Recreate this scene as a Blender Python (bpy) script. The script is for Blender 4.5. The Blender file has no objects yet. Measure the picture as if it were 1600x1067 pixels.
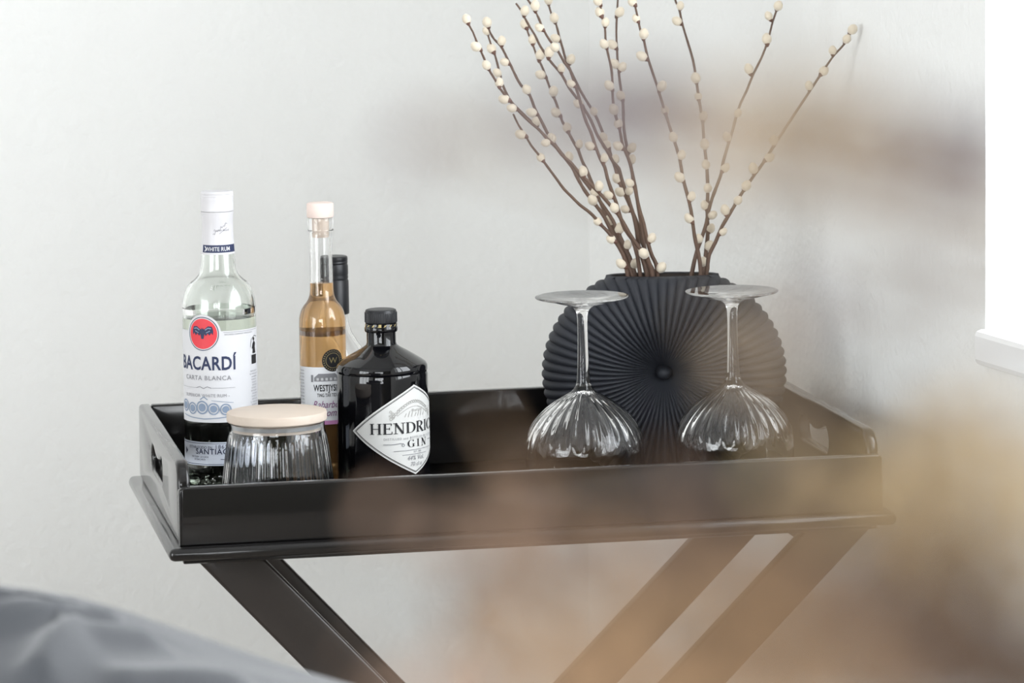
import bpy, bmesh, math, random
from mathutils import Matrix, Vector, noise
random.seed(7)
PI = math.pi
sc = bpy.context.scene
C = sc.collection

# ------------------------------------------------------------------ camera
FPX, HOR = 6500.0, -294.0            # focal length in pixels (1600 wide), row of the horizon
CAMZ = 1.31
cam = bpy.data.cameras.new('camera'); camo = bpy.data.objects.new('camera', cam); C.objects.link(camo)
camo.location = (0, 0, CAMZ); camo.rotation_euler = (PI/2, 0, 0)
cam.sensor_width = 36.0; cam.lens = FPX/1600*36.0
cam.shift_y = (HOR-533.5)/1600
cam.clip_start = 0.02; cam.clip_end = 60
cam.dof.use_dof = True; cam.dof.focus_distance = 4.10
cam.dof.aperture_fstop = cam.lens/15.0      # 15 mm entrance pupil
sc.camera = camo

# ------------------------------------------------------------------ world, light, exposure
sc.view_settings.view_transform = 'Standard'; sc.view_settings.look = 'None'
sc.view_settings.gamma = 1.0; sc.view_settings.use_curve_mapping = False
sc.view_settings.exposure = 0.49
w = bpy.data.worlds.new('sky'); sc.world = w; w.use_nodes = True
bg = w.node_tree.nodes['Background']; bg.inputs[0].default_value = (0.86, 0.93, 1.0, 1); bg.inputs[1].default_value = 1.0
sc.cycles.max_bounces = 14; sc.cycles.transmission_bounces = 14; sc.cycles.glossy_bounces = 6
sc.cycles.diffuse_bounces = 5; sc.cycles.transparent_max_bounces = 12
sc.cycles.use_denoising = True; sc.cycles.sample_clamp_indirect = 5.0; sc.cycles.blur_glossy = 0.6

# room axes: corner behind the tray, E1 along the right wall towards the camera, E2 along the back wall
PHI = math.radians(18.0)
CORN = Vector((0.094, 5.10, 0))
E1 = Vector((math.sin(PHI), -math.cos(PHI), 0)); E2 = Vector((-math.cos(PHI), -math.sin(PHI), 0))
def room(a, b, z=0.0): return CORN + E1*a + E2*b + Vector((0, 0, z))
ROOM_A, ROOM_B, ROOM_H = 6.0, 4.6, 2.5
LEFT_WIN = (2.0, 4.5, 0.15, 2.1); FRONT_WIN = (1.7, 4.1, 0.25, 1.95); RIGHT_WIN = (1.166, 2.45, 0.81, 2.20)
def window_light(name, centre, normal, sx, sy, power, col):
    l = bpy.data.lights.new(name, 'AREA'); l.shape = 'RECTANGLE'; l.size = sx; l.size_y = sy
    l.energy = power; l.color = col
    o = bpy.data.objects.new(name, l); C.objects.link(o); o.location = centre
    o.rotation_euler = normal.to_track_quat('-Z', 'Y').to_euler()
    return o
window_light('daylight_left', room((LEFT_WIN[0]+LEFT_WIN[1])/2, ROOM_B+0.22, 1.125), -E2, 2.5, 1.95, 88, (0.95, 0.985, 1.0))
window_light('daylight_front', room(ROOM_A+0.22, 2.9, 1.10), -E1, 2.4, 1.65, 86, (0.95, 0.98, 1.0))
window_light('daylight_right', room(1.81, -0.24, 1.43), E2, 1.28, 1.45, 36, (0.92, 0.96, 1.0))

# ------------------------------------------------------------------ helpers
def new_mat(name): 
    m = bpy.data.materials.new(name); m.use_nodes = True
    return m, m.node_tree, m.node_tree.nodes['Principled BSDF']
def mat(name, col, rough=0.5, metal=0.0, trans=0.0, ior=1.45, coat=0.0, sheen=0.0, bump=0.0, bscale=200.0, var=0.0, vscale=20.0, sub=0.0, spec=0.5):
    m, nt, b = new_mat(name)
    b.inputs['Base Color'].default_value = (*col, 1); b.inputs['Roughness'].default_value = rough
    b.inputs['Metallic'].default_value = metal; b.inputs['Transmission Weight'].default_value = trans
    b.inputs['IOR'].default_value = ior; b.inputs['Coat Weight'].default_value = coat
    b.inputs['Coat Roughness'].default_value = 0.08; b.inputs['Sheen Weight'].default_value = sheen
    b.inputs['Specular IOR Level'].default_value = spec
    tc = nt.nodes.new('ShaderNodeTexCoord')
    if var:
        n = nt.nodes.new('ShaderNodeTexNoise'); n.inputs['Scale'].default_value = vscale; n.inputs['Detail'].default_value = 4
        nt.links.new(tc.outputs['Object'], n.inputs['Vector'])
        r = nt.nodes.new('ShaderNodeMapRange'); r.inputs['To Min'].default_value = 1-var; r.inputs['To Max'].default_value = 1+var
        nt.links.new(n.outputs['Fac'], r.inputs['Value'])
        x = nt.nodes.new('ShaderNodeVectorMath'); x.operation = 'SCALE'; x.inputs[0].default_value = col
        nt.links.new(r.outputs['Result'], x.inputs['Scale']); nt.links.new(x.outputs['Vector'], b.inputs['Base Color'])
    if bump:
        n = nt.nodes.new('ShaderNodeTexNoise'); n.inputs['Scale'].default_value = bscale; n.inputs['Detail'].default_value = 5
        nt.links.new(tc.outputs['Object'], n.inputs['Vector'])
        bp = nt.nodes.new('ShaderNodeBump'); bp.inputs['Strength'].default_value = bump; bp.inputs['Distance'].default_value = 0.004
        nt.links.new(n.outputs['Fac'], bp.inputs['Height']); nt.links.new(bp.outputs['Normal'], b.inputs['Normal'])
    return m
def wood_mat(name, c1, c2, rough, scale=(3, 60, 60)):
    m, nt, b = new_mat(name)
    tc = nt.nodes.new('ShaderNodeTexCoord'); mp = nt.nodes.new('ShaderNodeMapping'); mp.inputs['Scale'].default_value = scale
    n = nt.nodes.new('ShaderNodeTexNoise'); n.inputs['Scale'].default_value = 1.0; n.inputs['Detail'].default_value = 6; n.inputs['Distortion'].default_value = 0.6
    cr = nt.nodes.new('ShaderNodeMix'); cr.data_type = 'RGBA'
    cr.inputs[6].default_value = (*c1, 1); cr.inputs[7].default_value = (*c2, 1)
    nt.links.new(tc.outputs['Object'], mp.inputs['Vector']); nt.links.new(mp.outputs['Vector'], n.inputs['Vector'])
    nt.links.new(n.outputs['Fac'], cr.inputs[0]); nt.links.new(cr.outputs[2], b.inputs['Base Color'])
    b.inputs['Roughness'].default_value = rough
    return m

M = dict(
    wall=mat('wall_paint', (0.80, 0.80, 0.785), 0.85, bump=0.42, bscale=95, var=0.015, vscale=3),
    olive=mat('olive_wall_paint', (0.10, 0.095, 0.055), 0.8, bump=0.2, bscale=60),
    ceil=mat('ceiling_paint', (0.58, 0.58, 0.575), 0.9),
    frame=mat('window_paint', (0.85, 0.85, 0.85), 0.4),
    floor=wood_mat('oak_floor', (0.36, 0.31, 0.27), (0.44, 0.39, 0.34), 0.45, (6, 1.2, 6)),
    black=mat('black_lacquer', (0.005, 0.0045, 0.0045), 0.35, coat=0.85, bump=0.02, bscale=90, spec=0.15),
    stand=mat('dark_stand_lacquer', (0.022, 0.016, 0.013), 0.38, coat=0.2, bump=0.06, bscale=80),
    steel=mat('bolt_steel', (0.35, 0.33, 0.30), 0.3, metal=1),
    glass=mat('clear_glass', (1, 1, 1), 0.0, trans=1, ior=1.47),
    rumglass=mat('pale_green_glass', (0.95, 0.975, 0.95), 0.0, trans=1, ior=1.50),
    spirit=mat('clear_spirit', (0.93, 0.96, 0.88), 0.0, trans=1, ior=1.36),
    amber=mat('amber_liqueur', (0.92, 0.56, 0.24), 0.0, trans=0.80, ior=1.36),
    gin=mat('black_bottle_glass', (0.003, 0.003, 0.004), 0.03, coat=0.25, spec=0.45),
    blackcap=mat('black_plastic', (0.010, 0.0105, 0.013), 0.38),
    whitecap=mat('white_cap', (0.62, 0.61, 0.63), 0.35),
    cork=mat('blush_stopper', (0.80, 0.66, 0.60), 0.45, var=0.06, vscale=150),
    corktip=mat('cork_shaft', (0.72, 0.60, 0.50), 0.8, var=0.15, vscale=300),
    paper=mat('label_paper', (0.64, 0.64, 0.66), 0.6),
    bluepaper=mat('pale_blue_label', (0.70, 0.75, 0.85), 0.5),
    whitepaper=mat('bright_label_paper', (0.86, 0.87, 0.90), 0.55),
    greypaper=mat('pale_grey_label', (0.70, 0.70, 0.68), 0.45),
    ink=mat('ink_black', (0.015, 0.015, 0.018), 0.6),
    navy=mat('ink_navy', (0.022, 0.032, 0.085), 0.6),
    greyink=mat('ink_grey', (0.26, 0.26, 0.28), 0.6),
    slate=mat('ink_slate_blue', (0.22, 0.28, 0.38), 0.6),
    softink=mat('ink_pale_grey', (0.42, 0.41, 0.39), 0.6),
    goldink=mat('ink_gold', (0.42, 0.34, 0.16), 0.4, metal=0.4),
    red=mat('ink_red', (0.70, 0.045, 0.06), 0.5),
    purple=mat('ink_purple', (0.25, 0.07, 0.22), 0.6),
    pink=mat('ink_pink', (0.72, 0.32, 0.62), 0.6),
    lidwood=wood_mat('pale_beech', (0.55, 0.455, 0.375), (0.65, 0.56, 0.48), 0.5, (8, 120, 120)),
    seal=mat('silicone_seal', (0.55, 0.56, 0.57), 0.4, trans=0.4),
    vase=mat('matt_charcoal_ceramic', (0.022, 0.024, 0.031), 0.62, bump=0.06, bscale=900),
    vasein=mat('vase_inside', (0.05, 0.040, 0.034), 0.8),
    twig=mat('willow_bark', (0.105, 0.062, 0.043), 0.6, var=0.3, vscale=90),
    scale=mat('bud_scale_brown', (0.12, 0.058, 0.042), 0.5),
    catkin=mat('catkin_fur', (0.66, 0.58, 0.46), 0.95, sheen=0.6, var=0.08, vscale=120),
    sofa=mat('grey_upholstery', (0.17, 0.165, 0.165), 0.9, sheen=0.3, bump=0.3, bscale=700),
    throw=mat('grey_throw', (0.062, 0.067, 0.078), 0.85, sheen=0.4, bump=0.2, bscale=500),
    tablewood=wood_mat('walnut_table', (0.10, 0.055, 0.03), (0.17, 0.10, 0.06), 0.4),
    fvase=mat('sand_stoneware', (0.42, 0.36, 0.29), 0.7, var=0.1, vscale=40),
    stem=mat('dry_stem', (0.16, 0.10, 0.055), 0.8),
    petal_tan=mat('dry_petal_tan', (0.285, 0.178, 0.098), 0.85, var=0.2, vscale=200),
    petal_gold=mat('dry_petal_gold', (0.44, 0.325, 0.18), 0.85, var=0.2, vscale=200),
    petal_brown=mat('dry_petal_brown', (0.075, 0.047, 0.032), 0.85, var=0.2, vscale=200),
    petal_umber=mat('dry_petal_umber', (0.135, 0.085, 0.06), 0.85, var=0.2, vscale=200),
    petal_mauve=mat('dry_leaf_mauve', (0.145, 0.115, 0.118), 0.85, var=0.15, vscale=200),
    petal_rose=mat('dry_petal_rose', (0.29, 0.19, 0.135), 0.85, var=0.15, vscale=200),
    petal_pale=mat('dry_petal_pale', (0.32, 0.25, 0.18), 0.85, var=0.15, vscale=200),
)

def link(name, me, m, parent=None, smooth=None):
    if m is not None: me.materials.append(M[m] if isinstance(m, str) else m)
    if smooth is not None and len(me.polygons):
        me.polygons.foreach_set('use_smooth', [True]*len(me.polygons))
        me.set_sharp_from_angle(angle=math.radians(smooth))
    o = bpy.data.objects.new(name, me); C.objects.link(o)
    if parent is not None: o.parent = parent
    return o
def obj(name, bm, m, parent=None, smooth=None, recalc=True):
    if recalc: bmesh.ops.recalc_face_normals(bm, faces=bm.faces[:])
    me = bpy.data.meshes.new(name); bm.to_mesh(me); bm.free()
    return link(name, me, m, parent, smooth)
def tag(o, label, cat=None, group=None, kind=None):
    if label: o['label'] = label
    if cat: o['category'] = cat
    if group: o['group'] = group
    if kind: o['kind'] = kind
    return o
def thing(name, label, cat, mtx=None, group=None):
    o = bpy.data.objects.new(name, None); C.objects.link(o); o.empty_display_size = 0.02
    if mtx is not None: o.matrix_world = mtx
    return tag(o, label, cat, group)
def lathe(prof, seg=64, rf=None, closed=False, bm=None):
    """prof: (r, z) list; r = 0 makes a pole. rf(theta, i, r, z) may change a radius."""
    bm = bm or bmesh.new(); rings = []
    for i, (r, z) in enumerate(prof):
        if r < 1e-7: rings.append([bm.verts.new((0, 0, z))])
        else:
            ring = []
            for k in range(seg):
                t = 2*PI*k/seg; rr = rf(t, i, r, z) if rf else r
                ring.append(bm.verts.new((rr*math.sin(t), -rr*math.cos(t), z)))
            rings.append(ring)
    pairs = list(zip(rings, rings[1:])) + ([(rings[-1], rings[0])] if closed else [])
    for a, b in pairs:
        for k in range(seg):
            k2 = (k+1) % seg
            if len(a) == 1 and len(b) == 1: break
            if len(a) == 1: bm.faces.new((a[0], b[k], b[k2]))
            elif len(b) == 1: bm.faces.new((a[k], b[0], a[k2]))
            else: bm.faces.new((a[k], b[k], b[k2], a[k2]))
    return bm
def smooth_prof(pts, n=6):
    """Catmull-Rom through the points; long straight runs get guard points near their ends so they stay straight."""
    if len(pts[0]) == 2:
        D = [math.dist(a, b) for a, b in zip(pts, pts[1:])]; q = [pts[0]]
        for i, d in enumerate(D):
            nb = min([D[j] for j in (i-1, i+1) if 0 <= j < len(D) and D[j] > 1e-6] or [d])
            if d > 3*nb:
                for t in (nb/d, 1-nb/d): q.append(tuple(a+(b-a)*t for a, b in zip(pts[i], pts[i+1])))
            q.append(pts[i+1])
        pts = q
    out = []
    for i in range(len(pts)-1):
        p0 = pts[max(i-1, 0)]; p1 = pts[i]; p2 = pts[i+1]; p3 = pts[min(i+2, len(pts)-1)]
        for k in range(n):
            t = k/n
            out.append(tuple(0.5*((2*p1[j])+(-p0[j]+p2[j])*t+(2*p0[j]-5*p1[j]+4*p2[j]-p3[j])*t*t+(-p0[j]+3*p1[j]-3*p2[j]+p3[j])*t**3) for j in range(len(p1))))
    out.append(tuple(pts[-1])); return out
def box(bm, x0, x1, y0, y1, z0, z1, mtx=None):
    vs = [bm.verts.new((x, y, z)) for z in (z0, z1) for y in (y0, y1) for x in (x0, x1)]
    if mtx is not None:
        for v in vs: v.co = mtx @ v.co
    for f in ((0, 2, 3, 1), (4, 5, 7, 6), (0, 1, 5, 4), (2, 6, 7, 3), (0, 4, 6, 2), (1, 3, 7, 5)):
        bm.faces.new([vs[i] for i in f])
    return vs
def bevel(bm, w, seg=3):
    bmesh.ops.bevel(bm, geom=bm.edges[:]+bm.verts[:], offset=w, segments=seg, affect='EDGES', profile=0.5)
def tube(bm, pts, rad, sides=6, cap=True):
    rings = []; pts = [Vector(p) for p in pts]; n = len(pts)
    up = Vector((0.31, 0.94, 0.12)).normalized()
    for i, p in enumerate(pts):
        d = (pts[min(i+1, n-1)]-pts[max(i-1, 0)]).normalized()
        a = d.cross(up).normalized(); b = d.cross(a)
        r = rad[i] if isinstance(rad, (list, tuple)) else rad
        rings.append([bm.verts.new(p+a*r*math.cos(2*PI*k/sides)+b*r*math.sin(2*PI*k/sides)) for k in range(sides)])
    for a, b in zip(rings, rings[1:]):
        for k in range(sides): bm.faces.new((a[k], a[(k+1) % sides], b[(k+1) % sides], b[k]))
    if cap: bm.faces.new(rings[0][::-1]); bm.faces.new(rings[-1])
def prism(bm, outline, x0, x1, hole=None, axis='x'):
    """outline (and hole) of (y, z) points extruded along x."""
    def put(p, x): return (x, p[0], p[1])
    def loop(pts, x): return [bm.verts.new(put(p, x)) for p in pts]
    la, lb = loop(outline, x0), loop(outline, x1); n = len(outline)
    for k in range(n): bm.faces.new((la[k], la[(k+1) % n], lb[(k+1) % n], lb[k]))
    ha = hb = None
    if hole:
        ha, hb = loop(hole, x0), loop(hole, x1); m = len(hole)
        for k in range(m): bm.faces.new((ha[k], hb[k], hb[(k+1) % m], ha[(k+1) % m]))
    for l, h in ((la, ha), (lb, hb)):
        es = []
        for L in ([l, h] if h else [l]):
            for k in range(len(L)):
                e = bm.edges.get((L[k], L[(k+1) % len(L)]))
                es.append(e)
        if h: bmesh.ops.triangle_fill(bm, edges=es, use_beauty=True)
        else: bm.faces.new(l)

# ------------------------------------------------------------------ flat print helpers (s = along, z = up, metres)
def text_bm(s, size, align='CENTER', shear=0.0, xs=1.0, spacing=1.0, bold=0.0):
    cu = bpy.data.curves.new('t', 'FONT'); cu.body = s; cu.size = 1.0; cu.align_x = align
    cu.shear = shear; cu.space_character = spacing; cu.offset = bold; cu.resolution_u = 3
    o = bpy.data.objects.new('t', cu); C.objects.link(o)
    dg = bpy.context.evaluated_depsgraph_get()
    me = bpy.data.meshes.new_from_object(o.evaluated_get(dg)); bm = bmesh.new(); bm.from_mesh(me)
    bpy.data.meshes.remove(me); bpy.data.objects.remove(o); bpy.data.curves.remove(cu)
    k = size/0.73                                   # capital height -> size
    for v in bm.verts: v.co = Vector((v.co.x*k*xs, v.co.y*k, 0))
    return bm
def poly_bm(polys):
    bm = bmesh.new()
    for p in polys:
        vs = [bm.verts.new((x, y, 0)) for x, y in p]
        es = [bm.edges.new((vs[i], vs[(i+1) % len(vs)])) for i in range(len(vs))]
        bmesh.ops.triangle_fill(bm, edges=es, use_beauty=True)
    return bm
def ring_poly(cx, cy, r0, r1, n=40, a0=0.0, a1=2*PI, sx=1.0):
    out = []
    for k in range(n):
        a = a0+(a1-a0)*k/n; b = a0+(a1-a0)*(k+1)/n
        out.append([(cx+sx*r0*math.cos(a), cy+r0*math.sin(a)), (cx+sx*r1*math.cos(a), cy+r1*math.sin(a)),
                    (cx+sx*r1*math.cos(b), cy+r1*math.sin(b)), (cx+sx*r0*math.cos(b), cy+r0*math.sin(b))])
    return out
def disc_poly(cx, cy, r, n=36, sx=1.0): return [[(cx+sx*r*math.cos(2*PI*k/n), cy+r*math.sin(2*PI*k/n)) for k in range(n)]]
def line_poly(pts, wd):
    out = []
    for (x0, y0), (x1, y1) in zip(pts, pts[1:]):
        d = math.hypot(x1-x0, y1-y0) or 1; nx, ny = -(y1-y0)/d*wd/2, (x1-x0)/d*wd/2
        out.append([(x0+nx, y0+ny), (x1+nx, y1+ny), (x1-nx, y1-ny), (x0-nx, y0-ny)])
    return out
def rect_poly(x0, x1, y0, y1): return [[(x0, y0), (x1, y0), (x1, y1), (x0, y1)]]
def shift(bm, dx, dy):
    for v in bm.verts: v.co.x += dx; v.co.y += dy
    return bm
def merge(bms):
    out = bmesh.new()
    for b in bms:
        me = bpy.data.meshes.new('m'); b.to_mesh(me); b.free(); out.from_mesh(me); bpy.data.meshes.remove(me)
    return out
def wrap(bm, rad, th0, off, step=0.0025):
    """Bend flat print (x = arc, y = height) onto a lathe of radius rad (number or function of height)."""
    xs = [v.co.x for v in bm.verts]
    x = math.floor(min(xs)/step)*step+step
    while x < max(xs):
        bmesh.ops.bisect_plane(bm, geom=bm.verts[:]+bm.edges[:]+bm.faces[:], plane_co=(x, 0, 0), plane_no=(1, 0, 0)); x += step
    for v in bm.verts:
        r = rad(v.co.y) if callable(rad) else rad
        r0 = rad(0.0) if callable(rad) else rad
        t = th0+v.co.x/r0
        v.co = Vector(((r+off)*math.sin(t), -(r+off)*math.cos(t), v.co.y))
    for f in bm.faces:
        c = f.calc_center_median()
        if f.normal.x*c.x+f.normal.y*c.y < 0: f.normal_flip()
    return bm
def put_print(name, bms, m, rad, th0, off, parent, label=None):
    bm = wrap(merge(bms), rad, th0, off); bm.normal_update()
    for f in bm.faces:
        c = f.calc_center_median()
        if f.normal.x*c.x+f.normal.y*c.y < 0: f.normal_flip()
    o = obj(name, bm, m, parent, 180, recalc=False)
    if label: o['label'] = label
    if name in ('small_lettering', 'medal_engraving', 'ornament', 'seal_ring'): o['kind'] = 'stuff'
    return o

# ------------------------------------------------------------------ room shell
RM = Matrix(((E1.x, E2.x, 0, CORN.x), (E1.y, E2.y, 0, CORN.y), (0, 0, 1, 0), (0, 0, 0, 1)))   # room (a, b, z) -> world
T = 0.30
def wall_mesh(name, axis, inner, out, span, hole, m='wall'):
    bm = bmesh.new()
    lo, hi = min(inner, out), max(inner, out)
    def b(s0, s1, z0, z1):
        if axis == 'a': box(bm, s0, s1, lo, hi, z0, z1, RM)
        else: box(bm, lo, hi, s0, s1, z0, z1, RM)
    if hole:
        h0, h1, z0, z1 = hole
        b(span[0], h0, 0, ROOM_H); b(h1, span[1], 0, ROOM_H); b(h0, h1, 0, z0); b(h0, h1, z1, ROOM_H)
    else: b(span[0], span[1], 0, ROOM_H)
    bmesh.ops.remove_doubles(bm, verts=bm.verts[:], dist=1e-5)
    return tag(obj(name, bm, m), None, kind='structure')
wall_mesh('wall_back', 'b', 0.0, -T, (-T, ROOM_B+T), None)
wall_mesh('wall_right', 'a', 0.0, -T, (0, ROOM_A), RIGHT_WIN)
wall_mesh('wall_left', 'a', ROOM_B, ROOM_B+T, (0, ROOM_A), LEFT_WIN)
wall_mesh('wall_front', 'b', ROOM_A, ROOM_A+T, (-T, ROOM_B+T), FRONT_WIN, 'olive')
bm = bmesh.new(); box(bm, -T, ROOM_A+T, -T, ROOM_B+T, -0.1, 0.0, RM)
tag(obj('floor', bm, 'floor'), None, kind='structure')
bm = bmesh.new(); box(bm, -T, ROOM_A+T, -T, ROOM_B+T, ROOM_H, ROOM_H+0.1, RM)
tag(obj('ceiling', bm, 'ceil'), None, kind='structure')
for nm, args in (('baseboard_back', (0, 0.014, 0.014, ROOM_B-0.014)), ('baseboard_right', (0.014, ROOM_A, 0, 0.014)), ('baseboard_left', (0.014, ROOM_A, ROOM_B-0.014, ROOM_B))):
    bm = bmesh.new(); box(bm, *args, 0.0, 0.09, RM); bevel(bm, 0.003, 2)
    tag(obj(nm, bm, 'frame'), None, kind='structure')
def window(n, axis, win, face, out, cols, sill=True):
    s0, s1, z0, z1 = win
    root = bpy.data.objects.new('window_%d' % n, None); C.objects.link(root); root['kind'] = 'structure'
    sg = 1 if out > face else -1; d0 = face+sg*0.15; d1 = face+sg*0.20
    def b(name, a0, a1, q0, q1, e0=d0, e1=d1, m='frame', bv=0.004):
        bm = bmesh.new(); lo, hi = min(e0, e1), max(e0, e1)
        if axis == 'a': box(bm, a0, a1, lo, hi, q0, q1, RM)
        else: box(bm, lo, hi, a0, a1, q0, q1, RM)
        if bv: bevel(bm, bv, 2)
        return obj(name, bm, m, root)
    for q0, q1 in ((z0, z0+0.06), (z1-0.06, z1)): b('frame_rail', s0, s1, q0, q1)
    for k in range(cols+1):
        x = s0+(s1-s0)*k/cols; x = min(max(x, s0+0.03), s1-0.03)
        b('frame_stile', x-0.03, x+0.03, z0+0.06, z1-0.06)
    zt = z0+(z1-z0)*0.68
    for k in range(cols):
        x0 = s0+(s1-s0)*k/cols; x1 = s0+(s1-s0)*(k+1)/cols
        b('glazing_bar', x0+0.03, x1-0.03, zt-0.015, zt+0.015)
    if sill: b('window_sill', s0-0.004, s1+0.004, z0-0.03, z0+0.004, face-sg*0.012, face+sg*0.15, bv=0.006)
window(1, 'a', RIGHT_WIN, 0.0, -T, 2)
window(2, 'a', LEFT_WIN, ROOM_B, ROOM_B+T, 3)
window(3, 'b', FRONT_WIN, ROOM_A, ROOM_A+T, 3)

# ------------------------------------------------------------------ tray frame of reference
YAW = 0.17838; TILT = -0.0194
TR = Matrix.Translation((-0.31054, 3.88907, CAMZ-0.68716)) @ Matrix.Rotation(YAW, 4, 'Z') @ Matrix.Rotation(TILT, 4, 'Y')
TW, TD, HE, HF = 0.6795, 0.418, 0.0762, 0.0550
def px_of(p): return (800+FPX*p[0]/p[1], HOR-FPX*(p[2]-CAMZ)/p[1])
def on_tray(px, v, z=0.001, spin=0.0):
    """matrix of something that stands on the tray at depth v, under the pixel column px, its -y side to the camera."""
    lo, hi = -0.2, 1.0
    for _ in range(50):
        mid = (lo+hi)/2
        if px_of(TR @ Vector((mid, v, z+0.05)))[0] < px: lo = mid
        else: hi = mid
    p = TR @ Vector((lo, v, z))
    return TR @ Matrix.Translation((lo, v, z)) @ Matrix.Rotation(-YAW-math.atan2(p.x, p.y)+spin, 4, 'Z')

# tray
tray = thing('serving_tray', 'black lacquered wooden butler tray with cut-out handles in its raised ends', 'tray', TR)
bm = bmesh.new(); box(bm, -0.011, TW+0.011, -0.011, TD+0.011, -0.0125, 0.0); bevel(bm, 0.0058, 4); obj('base_panel', bm, 'black', tray, 40)
TH = 0.012
def offset_loop(pts, d):
    out = []; n = len(pts); area = sum(pts[k][0]*pts[(k+1) % n][1]-pts[(k+1) % n][0]*pts[k][1] for k in range(n)); sg = 1 if area > 0 else -1
    for k in range(n):
        p, a, b = Vector(pts[k]), Vector(pts[k-1]), Vector(pts[(k+1) % n])
        e0, e1 = (p-a).normalized(), (b-p).normalized()
        n0, n1 = Vector((-e0.y, e0.x)), Vector((-e1.y, e1.x)); m_ = (n0+n1).normalized()
        out.append(tuple(p+m_*(sg*d/max(0.5, m_.dot(n0)))))
    return out
def soft_prism(outline, x0, x1, w_, hole=None, n=3):
    """outline of (y, z) extruded along x with rounded arrises of radius w_ (inner hole rounded the other way)."""
    bm = bmesh.new(); lay = []
    for k in range(n+1): a = PI/2*k/n; lay.append((x0+w_*(1-math.sin(a)), w_*(1-math.cos(a))))
    lay = lay[::-1]; lay = [(x, d) for x, d in lay]
    lay = sorted([(x0+w_*(1-math.cos(PI/2*k/n)), w_*(1-math.sin(PI/2*k/n))) for k in range(n+1)])
    lay += sorted([(x1-(x-x0), d) for x, d in lay])
    caps = []
    for pts, sgn in ((outline, 1), (hole, -1)):
        if not pts: continue
        rings = [[bm.verts.new((x, y, z)) for y, z in offset_loop(pts, sgn*d)] for x, d in lay]; m_ = len(pts)
        for a, b in zip(rings, rings[1:]):
            for k in range(m_): bm.faces.new((a[k], a[(k+1) % m_], b[(k+1) % m_], b[k]))
        caps.append((rings[0], rings[-1]))
    for q in (0, 1):
        es = [bm.edges.get((L[q][k], L[q][(k+1) % len(L[q])])) for L in caps for k in range(len(L[q]))]
        bmesh.ops.triangle_fill(bm, edges=es, use_beauty=True)
    return bm
def end_board(x0, x1):
    R = 0.024; V0 = TH+0.0003; out = [(V0, 0.0), (TD, 0.0)]
    for k in range(9): a = PI/2*k/8; out.append((TD-0.010+0.010*math.cos(a), HE-0.010+0.010*math.sin(a)))
    for k in range(13): a = PI/2+PI/2*k/12; out.append((V0+R+R*math.cos(a), HE-R+R*math.sin(a)))
    hole = []; c = TD*0.53; hw, hz, hr = 0.046, 0.043, 0.0125
    for k in range(13): a = PI/2+PI*k/12; hole.append((c-hw+hr*math.cos(a), hz+hr*math.sin(a)))
    for k in range(13): a = -PI/2+PI*k/12; hole.append((c+hw+hr*math.cos(a), hz+hr*math.sin(a)))
    for k in range(1, 12): t = k/12; hole.append((c+hw-2*hw*t, hz+hr-0.008*math.sin(PI*t)**2))
    return obj('end_board', soft_prism(out, x0, x1, 0.0035, hole, 4), 'black', tray, 40)
end_board(0.0, TH); end_board(TW-TH, TW)
fb = [(0.0, 0.0), (TW, 0.0)]
for k in range(7): a = PI/2*k/6; fb.append((TW-0.005+0.005*math.cos(a), HF-0.005+0.005*math.sin(a)))
for k in range(7): a = PI/2+PI/2*k/6; fb.append((0.005+0.005*math.cos(a), HF-0.005+0.005*math.sin(a)))
bm = soft_prism(fb, 0.0, TH, 0.0022)
for v in bm.verts: v.co = Vector((v.co.y, v.co.x, v.co.z))
obj('front_board', bm, 'black', tray, 40)
bm = bmesh.new(); box(bm, TH, TW-TH, TD-TH-0.001, TD-0.001, 0.0, HE-0.001); bevel(bm, 0.0022, 3); obj('back_board', bm, 'black', tray, 35)
for v0 in (0.010, TD-0.035):
    bm = bmesh.new(); box(bm, 0.004, TW-0.004, v0, v0+0.025, -0.0185, -0.0125); bevel(bm, 0.0015, 2); obj('underside_batten', bm, 'black', tray, 35)

# folding stand (two frames crossing under the tray)
ZT = CAMZ-0.68716
top_z = -0.0185
stand = thing('folding_stand', 'dark brown folding stand with crossed legs under the black tray', 'stand', TR)
LEGW, LEGT = 0.046, 0.020
XL, XR = 0.050, TW-0.020                       # leg centre lines at the top
def leg(xa, xb, v):
    # floor is level, the tray frame is tilted slightly: find the local height of the floor at the foot
    Pinv = TR.inverted(); zf = -0.60
    for _ in range(8): zf -= (TR @ Vector((xb, v, zf))).z
    d = Vector((xb-xa, 0, zf-top_z)); L = d.length; d.normalize(); n = Vector((d.z, 0, -d.x))
    hw = LEGW/2; k = hw/abs(d.z)
    bm = bmesh.new()
    vs = []
    for vv in (v-LEGT/2, v+LEGT/2):
        vs.append([bm.verts.new(p) for p in ((xa-k, vv, top_z-0.001), (xa+k, vv, top_z-0.001), (xb+k, vv, zf+0.0015+(xb+k)*0), (xb-k, vv, zf+0.0015))])
    for s in vs: bm.faces.new(s)
    for i in range(4): bm.faces.new((vs[0][i], vs[0][(i+1) % 4], vs[1][(i+1) % 4], vs[1][i]))
    bevel(bm, 0.003, 3)
    return obj('leg', bm, 'stand', stand, 40), zf
V1, V2 = 0.045, 0.075; V3, V4 = TD-0.045, TD-0.075
foot = []
for xa, xb, vs in ((XL, TW-0.06, (V1, V3)), (XR, 0.04, (V2, V4))):
    for v in vs: foot.append((xa, xb, v, leg(xa, xb, v)[1]))
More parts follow.
